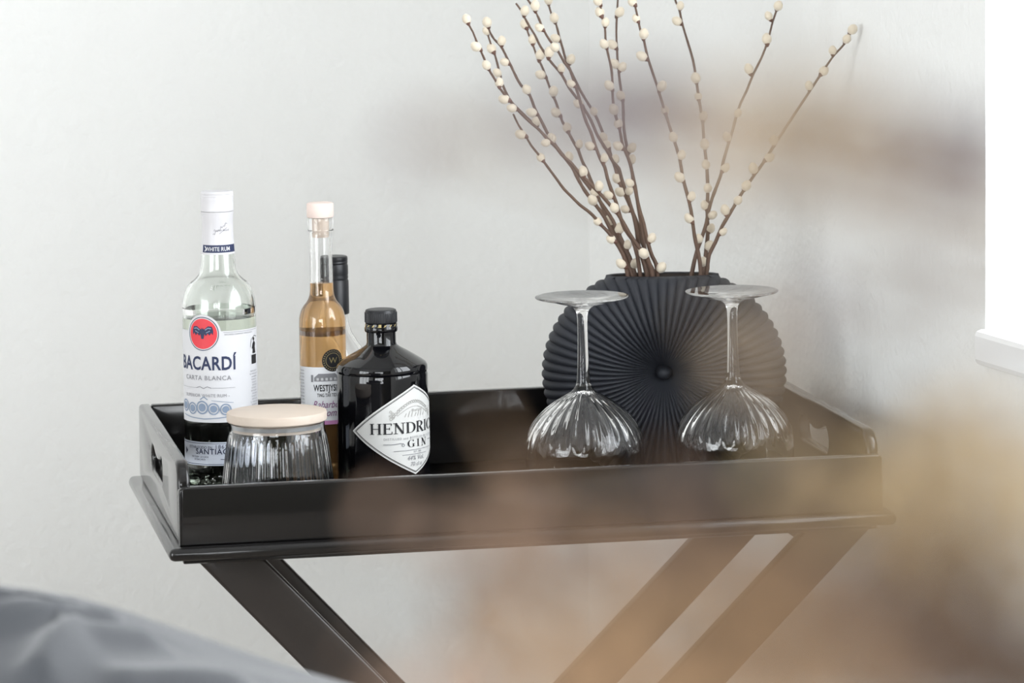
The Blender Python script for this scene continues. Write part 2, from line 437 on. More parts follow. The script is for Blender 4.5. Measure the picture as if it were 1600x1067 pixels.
def rail(xa, xb, v0, v1, t):
    zf = foot[0][3] if xa == XL else foot[2][3]
    x = xa+(xb-xa)*t; z = top_z+(zf-top_z)*t
    bm = bmesh.new(); box(bm, x-0.012, x+0.012, v0+0.0105, v1-0.0105, z-0.012, z+0.012); bevel(bm, 0.003, 2); obj('cross_rail', bm, 'stand', stand, 40)
rail(XL, TW-0.06, V1, V3, 0.032); rail(XR, 0.04, V2, V4, 0.032); rail(XL, TW-0.06, V1, V3, 0.86); rail(XR, 0.04, V2, V4, 0.86)
xm = (XL*0+0); 
tt = (XR-XL)/((TW-0.06-XL)+(XR-0.04)); xm = XL+(TW-0.06-XL)*tt; zm = top_z+(foot[0][3]-top_z)*tt
for v0, s in ((V1-0.014, 1), (V3+0.014, -1)):
    bm = lathe([(0, 0), (0.007, 0.0), (0.007, 0.0025), (0.004, 0.004), (0.004, 0.03), (0, 0.03)], 16)
    for v in bm.verts: v.co = Vector((xm+v.co.x, v0+s*v.co.z, zm+v.co.y))
    obj('pivot_bolt', bm, 'steel', stand, 40)

# ------------------------------------------------------------------ rum bottle
rum = thing('rum_bottle', 'clear glass bottle with white screw cap and red bat emblem label', 'bottle', on_tray(346.5, 0.25, 0.0022), 'spirit bottles on the tray')
RB = 0.0366
outer = [(0, 0.004), (0.024, 0.002), (0.029, 0.0), (0.0335, 0.0015), (0.0358, 0.006), (RB, 0.013), (RB, 0.185), (0.0362, 0.196), (0.0342, 0.2055), (0.0300, 0.2135), (0.0235, 0.2190), (0.0192, 0.2245), (0.0177, 0.232), (0.0166, 0.246), (0.0156, 0.262), (0.0148, 0.278), (0.0148, 0.296)]
inner = [(0.0118, 0.296), (0.0118, 0.278), (0.0128, 0.262), (0.0138, 0.246), (0.0148, 0.232), (0.0164, 0.2245), (0.0205, 0.2180), (0.0270, 0.2115), (0.0315, 0.2035), (0.0334, 0.195), (0.0338, 0.185), (0.0338, 0.016), (0.031, 0.010), (0.024, 0.009), (0, 0.012)]
body = obj('glass_body', lathe(smooth_prof(outer, 4)+smooth_prof(inner, 4), 96), 'rumglass', rum, 50)
def fill(inn, n, level, e=0.0002):
    p = [(r, z) for r, z in smooth_prof(inn, n)][::-1]          # floor of the bottle upwards
    out = []
    for (r0, z0), (r1, z1) in zip(p, p[1:]):
        if z0 > level and out: break
        out.append((r0+e if r0 > 1e-6 else 0, z0-(e if r0 < 1e-6 or len(out) < 2*n else 0)))
        if z0 <= level < z1: rl = r0+(r1-r0)*(level-z0)/(z1-z0); out += [(rl+e, level-0.0003), (rl-0.0008, level), (0, level)]; break
    return out
liq = fill(inner, 4, 0.1812)
obj('rum', lathe(liq, 96), 'spirit', rum, 50)
cap = lathe([(0, 0.2985), (0.0118, 0.2985)]+[(0.0160+0.0003*math.sin(k*1.9), 0.3055-0.0002*k if k == 0 else 0.3045-0.0016*k) for k in range(0, 1)]+[(0.0163, 0.3030), (0.0160, 0.3022), (0.0163, 0.3010), (0.0160, 0.3000), (0.0163, 0.2988), (0.0161, 0.2978), (0.0163, 0.286), (0.0152, 0.2858)], 64)
cap.free()
capp = [(0, 0.3060), (0.0150, 0.3060), (0.0160, 0.3052), (0.0163, 0.3040), (0.0160, 0.3030), (0.0164, 0.3018), (0.0161, 0.3006), (0.0164, 0.2994), (0.0162, 0.2975), (0.0163, 0.2875), (0.0165, 0.2868), (0.0162, 0.2862), (0.0148, 0.2862)]
obj('screw_cap', lathe(capp, 64), 'whitecap', rum, 30)
sl = [(0.0148, 0.2858), (0.0162, 0.2857), (0.0160, 0.2830), (0.0157, 0.2800), (0.0158, 0.279), (0.01545, 0.2775), (0.0155, 0.2605), (0.0155, 0.2475), (0.0158, 0.2475)]
sleeve = obj('neck_sleeve', lathe([(0.0149, 0.2860), (0.0163, 0.2858), (0.0161, 0.2825), (0.0158, 0.2810), (0.0159, 0.2795), (0.0155, 0.2780), (0.0156, 0.2650), (0.0166, 0.2480), (0.0170, 0.2440), (0.0161, 0.2440)], 64), 'whitecap', rum, 30)
def rneck(z): return 0.0156+max(0, 0.2650-(z+0.2465))*0.0672 if False else 0.0156+(0.0170-0.0156)*min(1, max(0, (0.2650-(z+0.2460))/0.021))
def zz(bm, dz):
    for v in bm.verts: v.co.z += dz
    return bm
def neck_print(name, bms, m, th0, off, parent):
    bm = wrap(merge(bms), rneck, th0, off, 0.0015); zz(bm, 0.2460)
    bm.normal_update()
    for f in bm.faces:
        c = f.calc_center_median()
        if f.normal.x*c.x+f.normal.y*c.y < 0: f.normal_flip()
    return obj(name, bm, m, parent, 180, recalc=False)
neck_print('neck_band', [poly_bm(rect_poly(-0.0165, 0.024, 0.0, 0.0075)), ], 'navy', -0.1, 0.0002, sleeve)
neck_print('band_lettering', [shift(text_bm('WHITE RUM', 0.0042, xs=0.84, bold=0.01), 0.0016, 0.0017), poly_bm(line_poly([(-0.013, 0.0062), (-0.0105, 0.0037), (-0.013, 0.0012)], 0.0012))], 'paper', -0.1, 0.0004, sleeve)
sig = [[(-0.006+0.0010*k, 0.018+0.0007*k+0.0012*math.sin(k*2.3)+0.0006*math.sin(k*5.1)) for k in range(17)]]
neck_print('signature', [poly_bm(line_poly(sig[0], 0.0004)), poly_bm(line_poly([(0.001, 0.0186), (0.0095, 0.0245)], 0.0004)), shift(text_bm('Facundo Bacardi', 0.0021, shear=0.4, xs=0.9), 0.0035, 0.0212)], 'greyink', 0.05, 0.0002, sleeve)

TH0 = -0.47                                       # angle of the label's middle
def lz(y): return (773+8.5-y)/1550
lab_out = []
hw = 0.078
ztop, zbot = lz(517), lz(657)
lab_out += [(-hw, zbot), (hw, zbot), (hw, ztop)]
cz = lz(521); cr = 0.0188
a_hit = math.asin((ztop-cz)/cr)
for k in range(25): a = a_hit+(PI-2*a_hit)*k/24; lab_out.append((cr*math.cos(a), cz+cr*math.sin(a)))
lab_out += [(-hw, ztop)]
def flat(poly, step=0.004):
    bm = poly_bm([poly]); return bm
label = put_print('front_label', [poly_bm([lab_out])], 'paper', RB, TH0, 0.00025, rum)
put_print('emblem_disc', [poly_bm(disc_poly(0, cz, 0.0150))], 'red', RB, TH0, 0.0005, label)
put_print('emblem_ring', [poly_bm(ring_poly(0, cz, 0.0160, 0.0167))], 'navy', RB, TH0, 0.0005, label)
bat = [(0, 0.0035), (0.0008, 0.0052), (0.0014, 0.0034), (0.0030, 0.0042), (0.0060, 0.0066), (0.0098, 0.0062), (0.0112, 0.0022), (0.0108, -0.0022), (0.0092, 0.0002), (0.0074, -0.0026), (0.0056, -0.0004), (0.0036, -0.0030), (0.0022, -0.0012), (0.0012, -0.0060)]
bat = bat+[(-x, y) for x, y in bat[::-1] if x > 0]
bat = [(x, y+cz+0.001) for x, y in bat]
put_print('bat_emblem', [poly_bm([bat])], 'navy', RB, TH0, 0.0008, label)
put_print('bat_highlight', [poly_bm(line_poly([(s*0.003, cz+0.0038), (s*0.006, cz+0.0058), (s*0.0092, cz+0.0052)], 0.0010)+line_poly([(s*0.004, cz+0.001), (s*0.008, cz+0.003)], 0.0008)) for s in (-1, 1)], 'slate', RB, TH0, 0.0010, label)
put_print('brand_lettering', [shift(text_bm('BACARD\u00cd', 0.0136, xs=0.80, spacing=1.06, bold=0.022), 0.0, lz(576))], 'navy', RB, TH0+0.02, 0.0006, label)
small = [shift(text_bm('CARTA BLANCA', 0.0046, xs=1.0, spacing=1.15, bold=0.012), 0.002, lz(592)),
         shift(text_bm('SUPERIOR WHITE RUM -', 0.0033, xs=0.95, spacing=1.1), 0.001, lz(618)),
         poly_bm(line_poly([(-0.03, lz(604)), (-0.008, lz(604))], 0.0003)+line_poly([(0.008, lz(604)), (0.032, lz(604))], 0.0003)
                 + line_poly([(-0.008, lz(604)), (-0.004, lz(602)), (0, lz(605)), (0.004, lz(602)), (0.008, lz(604))], 0.0007)),
         poly_bm(line_poly([(0.021, lz(519)), (0.066, lz(519))], 0.0004)), shift(text_bm('BACARDI COMPANY WHITE RUM', 0.0016, 'LEFT'), 0.022, lz(523.5))]
for k in range(14): small.append(shift(text_bm(random.choice(('RONES DE', 'EL MURCIELAGO', 'DESTILADO Y', 'LA HABANA', 'SANTIAGO')), 0.0016), 0.058+0.0006*(k % 3), lz(584+k*4.3)))
put_print('small_lettering', small, 'greyink', RB, TH0, 0.0006, label)
eng = []
for cx_, cy_, r_ in ((-0.026, 633, 0.0062), (-0.014, 636, 0.006), (-0.002, 634, 0.0068), (0.010, 636, 0.006), (0.022, 637, 0.0058)):
    eng += ring_poly(cx_, lz(cy_), r_*0.78, r_, 20)+disc_poly(cx_, lz(cy_), r_*0.6, 14)
eng += line_poly([(-0.03, lz(647)), (-0.015, lz(650)), (0, lz(651.5)), (0.015, lz(650)), (0.03, lz(647))], 0.0009)
eng += line_poly([(0.008, lz(623)), (0.03, lz(627))], 0.0005)+line_poly([(-0.004, lz(622)), (0, lz(617.5)), (0.004, lz(622))], 0.001)
put_print('medal_engraving', [poly_bm(eng)], 'slate', RB, TH0, 0.0006, label)
fig = disc_poly(0.0585, lz(534), 0.0017, 10)+[[(0.0560, lz(556)), (0.0625, lz(556)), (0.0610, lz(546)), (0.0622, lz(541)), (0.0590, lz(536.5)), (0.0562, lz(541)), (0.0548, lz(548)), (0.0565, lz(549))]]
fig += rect_poly(0.054, 0.0640, lz(572), lz(558))+line_poly([(0.052, lz(546)), (0.054, lz(534)), (0.060, lz(529)), (0.066, lz(531))], 0.0005)
put_print('figure_engraving', [poly_bm(fig)], 'ink', RB, TH0, 0.0006, label)
low = put_print('lower_label', [poly_bm([[(-0.060, lz(723)), (0.060, lz(723)), (0.060, lz(687)), (-0.060, lz(687))]])], 'bluepaper', RB, TH0, 0.00025, rum)
put_print('lower_lettering', [shift(text_bm('ESTABLECIDO EN', 0.0026, 'RIGHT'), 0.008, lz(697)), shift(text_bm('1862', 0.0040, 'LEFT', spacing=1.2), 0.0105, lz(697)),
          shift(text_bm('SANTIAGO', 0.0056, spacing=1.1, bold=0.012), 0.010, lz(705.5)), shift(text_bm('DE CUBA  LA CASA', 0.0017), -0.006, lz(711)), shift(text_bm('DE BACARDI', 0.0017), -0.006, lz(715)),
          poly_bm(line_poly([(-0.058, lz(689)), (0.058, lz(689))], 0.0005)+line_poly([(-0.058, lz(721)), (0.058, lz(721))], 0.0005)+[[(-0.028, lz(697)), (-0.0235, lz(702)), (-0.028, lz(708))]]),
          poly_bm(ring_poly(0.026, lz(713), 0.0018, 0.0024, 16)+ring_poly(0.0305, lz(712), 0.0012, 0.0018, 16)+line_poly([(0.016, lz(713)), (0.0236, lz(714))], 0.0006))], 'navy', RB, TH0, 0.0006, low)
emb = text_bm('1862', 0.0090, shear=0.25, spacing=1.1, bold=0.01); shift(emb, 0.004, lz(751))
r = bmesh.ops.extrude_face_region(emb, geom=emb.faces[:])
emb2 = wrap(emb, RB, TH0, 0.0001)
for v in [g for g in r['geom'] if isinstance(g, bmesh.types.BMVert) and g.is_valid]: v.co.x *= 1.014; v.co.y *= 1.014
obj('embossed_year', emb2, 'rumglass', rum, 40)
def rshoul(z): 
    zs = [p[1] for p in outer]; 
    for (r0, z0), (r1, z1) in zip(outer[6:], outer[7:]):
        if z0 <= z+0.2100 <= z1: return r0+(r1-r0)*(z+0.2100-z0)/(z1-z0)
    return 0.03
sh = merge([shift(text_bm('IMPRESA', 0.0052, spacing=1.15, bold=0.005), 0, 0.0002), shift(text_bm('1862', 0.004), 0, 0.0070)])
wrap(sh, rshoul, 0.12, 0.0005); zz(sh, 0.2100); obj('shoulder_embossing', sh, 'rumglass', rum, 40)

# ------------------------------------------------------------------ amber liqueur bottle
liqb = thing('liqueur_bottle', 'slim clear bottle of amber liqueur with pale wooden stopper', 'bottle', on_tray(507, 0.285, 0.0016), 'spirit bottles on the tray')
RW = 0.0236
wo = [(0, 0.006), (0.015, 0.004), (0.0195, 0.0), (0.0222, 0.0015), (RW, 0.006), (RW, 0.012), (RW, 0.155), (RW, 0.1655), (0.0228, 0.1745), (0.0198, 0.1825), (0.0148, 0.1890), (0.0124, 0.1955), (0.0117, 0.206), (0.0114, 0.235), (0.0115, 0.257), (0.0118, 0.2590), (0.0131, 0.2597), (0.0132, 0.2700), (0.0129, 0.2727)]
wi = [(0.0088, 0.2727), (0.0088, 0.257), (0.0090, 0.235), (0.0093, 0.206), (0.0100, 0.1955), (0.0124, 0.1880), (0.0175, 0.1810), (0.0206, 0.1735), (0.0212, 0.1650), (0.0212, 0.155), (0.0212, 0.016), (0.019, 0.011), (0.014, 0.011), (0, 0.013)]
def sharp_lathe(p, n=3): return smooth_prof(p, n)
obj('glass_body', lathe(smooth_prof(wo, 3)+smooth_prof(wi, 3), 80), 'glass', liqb, 50)
wl = fill(wi, 3, 0.2072)
obj('liqueur', lathe(wl, 80), 'amber', liqb, 50)
stp = obj('stopper', lathe([(0, 0.2880), (0.0118, 0.2880), (0.0133, 0.2872), (0.0136, 0.286), (0.0136, 0.2745), (0.0131, 0.2732), (0, 0.2731)], 48), 'cork', liqb, 30)
obj('cork_shaft', lathe([(0, 0.2730), (0.0086, 0.2730), (0.0086, 0.2545), (0.0078, 0.2530), (0, 0.2530)], 32), 'corktip', stp, 30)
def wz(y): return (754+5.5-y)/1545
WT = 0.14
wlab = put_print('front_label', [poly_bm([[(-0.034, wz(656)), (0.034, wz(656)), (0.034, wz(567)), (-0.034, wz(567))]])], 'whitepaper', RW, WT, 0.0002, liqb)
put_print('pink_stripe', [poly_bm(rect_poly(-0.034, 0.034, wz(656), wz(650)))], 'pink', RW, WT, 0.0004, wlab)
put_print('house_engraving', [poly_bm([[(-0.0125, wz(589)), (0.0125, wz(589)), (0.0125, wz(582)), (0.009, wz(577)), (-0.008, wz(577)), (-0.0125, wz(583))]]+rect_poly(-0.016, -0.0135, wz(590), wz(579))+rect_poly(0.0135, 0.016, wz(590), wz(578)))], 'greyink', RW, WT, 0.0004, wlab)
put_print('house_window', [poly_bm(sum([rect_poly(-0.0100+0.0044*k, -0.0076+0.0044*k, wz(587.5), wz(583.5)) for k in range(5)], []))], 'paper', RW, WT, 0.0006, wlab)
put_print('brand_lettering', [shift(text_bm('WESTJYSK', 0.0066, xs=0.64, bold=0.02), 0.0, wz(604)), shift(text_bm('TING TAR TID', 0.0036, xs=0.62, bold=0.01), 0.0, wz(613))], 'ink', RW, WT, 0.0005, wlab)
put_print('flavour_lettering', [shift(text_bm('Rabarber', 0.0074, shear=0.35, xs=0.78), 0.0, wz(630)), shift(text_bm('blomst', 0.0074, shear=0.35, xs=0.8), 0.004, wz(643))], 'purple', RW, WT, 0.0005, wlab)
put_print('small_lettering', [shift(text_bm('Lorem'[:0]+random.choice(('Alk. 20%', 'Rabarber', 'Indhold', 'Danmark')), 0.0018), -0.0295, wz(574+5*k)) for k in range(11)], 'greyink', RW, WT, 0.0005, wlab)
seal = put_print('round_seal', [poly_bm(disc_poly(0.007, wz(557), 0.0112))], 'ink', RW, WT, 0.0006, liqb)
put_print('seal_ring', [poly_bm(sum([disc_poly(0.007+0.0095*math.cos(a*PI/13), wz(557)+0.0095*math.sin(a*PI/13), 0.00055, 6) for a in range(26)], [])+ring_poly(0.007, wz(557), 0.0072, 0.0077, 28)), shift(text_bm('W', 0.006), 0.007, wz(561))], 'goldink', RW, WT, 0.0008, seal)

# ------------------------------------------------------------------ clear bottle with the black cap behind it
clr = thing('clear_bottle', 'clear glass bottle with black screw cap behind the amber bottle', 'bottle', on_tray(526, 0.352, 0.0016), 'spirit bottles on the tray')
co = [(0, 0.005), (0.028, 0.002), (0.032, 0.0), (0.0362, 0.003), (0.0375, 0.010), (0.0375, 0.100), (0.0365, 0.112), (0.0325, 0.124), (0.0250, 0.136), (0.0180, 0.147), (0.0145, 0.158), (0.0138, 0.170), (0.0138, 0.205)]
ci = [(0.0110, 0.205), (0.0110, 0.170), (0.0118, 0.158), (0.0155, 0.146), (0.0225, 0.1345), (0.0300, 0.1222), (0.0340, 0.111), (0.0350, 0.100), (0.0350, 0.012), (0.030, 0.009), (0, 0.010)]
obj('glass_body', lathe(smooth_prof(co, 3)+smooth_prof(ci, 3), 72), 'glass', clr, 50)
cc = [(0, 0.2205), (0.0132, 0.2205), (0.0144, 0.2196), (0.0147, 0.2165), (0.0143, 0.2155), (0.0147, 0.2140), (0.0142, 0.2125), (0.0148, 0.2105), (0.0149, 0.2025), (0.0145, 0.2005), (0.0149, 0.1990), (0.0144, 0.1965), (0.0152, 0.1950), (0.0153, 0.1620), (0.0148, 0.1612), (0.0139, 0.1612)]
cc = [(r_, z_+0.0055) for r_, z_ in cc]
obj('screw_cap', lathe(cc, 64), 'blackcap', clr, 30)

# ------------------------------------------------------------------ black apothecary gin bottle
gin = thing('gin_bottle', 'squat black apothecary bottle with a pale diamond label', 'bottle', on_tray(599, 0.215, 0.0008), 'spirit bottles on the tray')
RG = 0.0458
go = [(0, 0.003), (0.036, 0.001), (0.042, 0.0), (0.0448, 0.0012), (0.0460, 0.0045), (0.0462, 0.010), (0.0460, 0.06), (0.0456, 0.1180), (0.0456, 0.1225), (0.0450, 0.1255), (0.0456, 0.1275), (0.0454, 0.1315), (0.0440, 0.1342), (0.0405, 0.1368), (0.0330, 0.1415), (0.0250, 0.1462), (0.0185, 0.1498), (0.0155, 0.1520), (0.0146, 0.1545), (0.0146, 0.166), (0, 0.166)]
obj('glass_body', lathe(go, 96), 'gin', gin, 25)
def ribs(n, a): return lambda t, i, r, z: r*(1+a*(0.5+0.5*math.cos(n*t))) if r > 0.0148 and z > 0.1745 and z < 0.1845 else r
gcap = obj('screw_cap', lathe([(0.0146, 0.1740), (0.0158, 0.1742), (0.0158, 0.1750), (0.0158, 0.1840), (0.0157, 0.1848), (0.0150, 0.1868), (0.0135, 0.1874), (0, 0.1874)], 180, ribs(60, 0.03)), 'blackcap', gin, 20)
neckr = obj('neck_ring', lathe([(0.0146, 0.1655), (0.0160, 0.1652), (0.0166, 0.1665), (0.0166, 0.1690), (0.0160, 0.1705), (0.0157, 0.1735), (0.0146, 0.1738)], 64), 'gin', gin, 30)
gp = []
for k in range(-6, 7): gp += [[(k*0.006-0.0012, 0.0006), (k*0.006+0.0006, 0.0008), (k*0.006+0.0022, 0.0028), (k*0.006+0.0004, 0.0026)]]
bm = wrap(merge([poly_bm(gp), poly_bm(rect_poly(0.000, 0.0028, 0.0004, 0.0034))]), 0.0160, -0.15, 0.0003, 0.002); zz(bm, 0.1702); obj('gold_tax_mark', bm, 'goldink', neckr, 180)
def gz(y, x=620): return (771+11.5*math.cos(math.asin(max(-0.98, min(0.98, (x-599)/72))))-y)/1553
GT = 0.745; GW, GH0, GH1 = 0.0660, 0.0440, 0.0445
gc = 0.0722
def diamond(s):
    def arc(p, q, b):
        out = []
        for k in range(8):
            t = k/8; dx, dy = q[0]-p[0], q[1]-p[1]; L = math.hypot(dx, dy); nb = b*4*t*(1-t)
            out.append((p[0]+dx*t+dy/L*nb, p[1]+dy*t-dx/L*nb))
        return out
    A, B, Cc, D_ = (-GW*s, gc), (0, gc-GH1*s), (GW*s, gc), (0, gc+GH0*s)
    return arc(A, B, 0.0030*s)+arc(B, Cc, 0.0030*s)+arc(Cc, D_, 0.0030*s)+arc(D_, A, 0.0030*s)
def frame_polys(s0, s1):
    a, b = diamond(s0), diamond(s1); n = len(a)
    return [[a[k], a[(k+1) % n], b[(k+1) % n], b[k]] for k in range(n)]
glab = put_print('diamond_label', [poly_bm([diamond(1.0)])], 'greypaper', RG, GT, 0.0006, gin)
put_print('label_border', [poly_bm(frame_polys(0.93, 0.945)+frame_polys(0.955, 0.962))], 'ink', RG, GT, 0.0009, glab)
# serif capitals drawn from thick and thin strokes, unit height
SER = {
 'H': (0.86, [((0.17, 0), (0.17, 1), 2), ((0.69, 0), (0.69, 1), 2), ((0.17, 0.51), (0.69, 0.51), 1)], [(0.17, 0), (0.17, 1), (0.69, 0), (0.69, 1)]),
 'E': (0.72, [((0.17, 0), (0.17, 1), 2), ((0.05, 0.97), (0.62, 0.97), 1), ((0.05, 0.03), (0.66, 0.03), 1), ((0.17, 0.52), (0.48, 0.52), 1), ((0.61, 0.99), (0.61, 0.78), 1), ((0.65, 0.02), (0.66, 0.25), 1), ((0.48, 0.41), (0.48, 0.63), 1)], [(0.17, 0), (0.17, 1)]),
 'N': (0.86, [((0.15, 0), (0.15, 1), 1), ((0.14, 1), (0.70, 0), 2), ((0.71, 0), (0.71, 1), 1)], [(0.15, 0), (0.12, 1), (0.71, 1)]),
 'D': (0.84, [((0.17, 0), (0.17, 1), 2), ('arc', 0.34, 0.5, 0.42, 0.47, -90, 90), ((0.05, 0.97), (0.36, 0.97), 1), ((0.05, 0.03), (0.36, 0.03), 1)], [(0.17, 0), (0.17, 1)]),
 'R': (0.80, [((0.17, 0), (0.17, 1), 2), ('arc', 0.34, 0.74, 0.28, 0.235, -90, 90), ((0.05, 0.97), (0.36, 0.97), 1), ((0.17, 0.505), (0.36, 0.505), 1), ((0.36, 0.5), (0.72, 0.0), 2)], [(0.17, 0), (0.17, 1), (0.74, 0)]),
 'I': (0.38, [((0.19, 0), (0.19, 1), 2)], [(0.19, 0), (0.19, 1)]),
 'C': (0.78, [('arc', 0.45, 0.5, 0.36, 0.48, 40, 320), ((0.72, 0.99), (0.72, 0.72), 1)], []),
 'K': (0.82, [((0.17, 0), (0.17, 1), 2), ((0.17, 0.42), (0.68, 1), 1), ((0.36, 0.6), (0.72, 0), 2)], [(0.17, 0), (0.17, 1), (0.70, 1), (0.74, 0)]),
 'S': (0.58, [('arc', 0.29, 0.745, 0.20, 0.225, 30, 270), ('arc', 0.29, 0.265, 0.21, 0.235, -150, 90)], []),
 'G': (0.84, [('arc', 0.45, 0.5, 0.36, 0.48, 40, 320), ((0.72, 0.04), (0.72, 0.42), 2), ((0.72, 0.99), (0.72, 0.72), 1)], [(0.72, 0.42)]),
 "'": (0.24, [((0.12, 0.75), (0.14, 1), 2)], []),
}
def serif(s, h, gap=0.06, xs=1.0):
    x = 0; polys = []
    tot = sum(SER[c][0]+gap for c in s)-gap
    x = -tot/2
    for c in s:
        wd, st, sf = SER[c]
        for q in st:
            if q[0] == 'arc':
                _, cx_, cy_, rx, ry, a0, a1 = q; n = 18
                for k in range(n):
                    a, b = math.radians(a0+(a1-a0)*k/n), math.radians(a0+(a1-a0)*(k+1)/n)
                    def P(t, o): return (x+cx_+(rx+o)*math.cos(t), cy_+(ry+o*0.4)*math.sin(t))
                    ta = 0.035+0.055*abs(math.cos(a)); tb = 0.035+0.055*abs(math.cos(b))
                    polys.append([P(a, -ta), P(a, ta), P(b, tb), P(b, -tb)])
            else:
                p0, p1, k = q; polys += line_poly([(x+p0[0], p0[1]), (x+p1[0], p1[1])], 0.155 if k == 2 else 0.06)
        for sx_, sy_ in sf: polys += rect_poly(x+sx_-0.15, x+sx_+0.15, sy_-0.0 if sy_ < 0.5 else sy_-0.055, sy_+0.055 if sy_ < 0.5 else sy_)
        x += wd+gap
    return poly_bm([[(a*h*xs, b*h) for a, b in p] for p in polys])
put_print('brand_lettering', [shift(serif("HENDRICK'S", 0.0108, 0.05, 1.29), 0.004, gc-0.0030), shift(serif('GIN', 0.0074, 0.32, 1.32), 0.004, gc-0.0172)], 'ink', RG, GT, 0.0011, glab)
fine = [shift(text_bm('DISTILLED and BOTTLED IN SCOTLAND', 0.0024, spacing=1.25), 0.002, gc-0.0090), shift(text_bm('EST. 1886', 0.0019), 0.003, gc-0.0228),
        poly_bm(line_poly([(-0.034, gc-0.0130), (-0.024, gc-0.0132), (-0.017, gc-0.0125), (-0.0135, gc-0.0130)], 0.0007)+ring_poly(-0.0140, gc-0.0145, 0.0010, 0.0016, 14)+line_poly([(0.021, gc-0.0125), (0.034, gc-0.0130)], 0.0007)+line_poly([(-0.024, gc-0.0200), (0.026, gc-0.0200)], 0.0005)+line_poly([(-0.015, gc-0.0243), (0.017, gc-0.0243)], 0.0005)),
        shift(text_bm('44% Vol.', 0.0046, shear=0.2), 0.001, gc-0.0300), shift(text_bm('70 cl e', 0.0042, shear=0.2), 0.001, gc-0.0358)]
put_print('small_lettering', fine, 'greyink', RG, GT, 0.0011, glab)
orn = []
for k in range(22):
    t = k/21; x = -0.026+0.052*t; yb = gc+0.0135+0.016*math.sin(PI*t)
    orn += ring_poly(x, yb-0.0016, 0.0010, 0.0016, 10)
orn += line_poly([(-0.020+0.040*k/12, gc+0.020+0.0085*math.sin(PI*k/12)) for k in range(13)], 0.0006)+line_poly([(-0.020+0.040*k/12, gc+0.0145+0.0085*math.sin(PI*k/12)) for k in range(13)], 0.0006)
for k in range(7): orn += line_poly([(-0.012+0.004*k, gc+0.0128), (-0.010+0.004*k, gc+0.0165+0.002*(k % 3))], 0.0007)
for s in (-1, 1):
    for k in range(4): orn += ring_poly(s*(0.024+0.0022*(k % 2)), gc+0.0130+0.0020*k, 0.0008, 0.0014, 10)
put_print('ornament', [poly_bm(orn), shift(text_bm('Hendricks', 0.0030, shear=0.4, xs=0.8), 0.002, gc+0.0178)], 'softink', RG, GT, 0.0010, glab)

# ------------------------------------------------------------------ ribbed jar with wooden lid
jar = thing('glass_jar', 'ribbed clear glass jar with round pale wooden lid', 'jar', on_tray(434, 0.118, 0.0008))
NR = 44
def jrib(t, i, r, z):
    f = max(0, min(1, (0.084-z)/0.006)) if z > 0.05 else max(0, min(1, (z-0.004)/0.008))
    return r*(1+0.016*f*(abs(math.sin(NR/2*t))-0.5)) if i < JN else r
jo = smooth_prof([(0, 0.003), (0.044, 0.001), (0.050, 0.0), (0.0545, 0.002), (0.0562, 0.007), (0.0560, 0.014), (0.0535, 0.040), (0.0495, 0.070), (0.0470, 0.084), (0.0462, 0.088), (0.0462, 0.0948)], 4); JN = len(jo)
ji = smooth_prof([(0.0436, 0.0948), (0.0436, 0.088), (0.0445, 0.083), (0.0470, 0.070), (0.0510, 0.040), (0.0535, 0.014), (0.0520, 0.009), (0.046, 0.0065), (0, 0.0065)], 4)
obj('glass_body', lathe(jo+ji, NR*6, jrib), 'glass', jar, 50)
lid = obj('lid', lathe([(0, 0.1050), (0.0468, 0.1050), (0.0480, 0.1046), (0.0485, 0.1036), (0.0485, 0.0970), (0.0479, 0.0961), (0.0465, 0.0956), (0.0425, 0.0956), (0.0425, 0.0870), (0, 0.0870)], 96), 'lidwood', jar, 30)
obj('seal_ring', lathe([(0.0426, 0.0935), (0.0434, 0.0938), (0.0434, 0.0900), (0.0426, 0.0898)], 72, closed=True), 'seal', lid, 40)

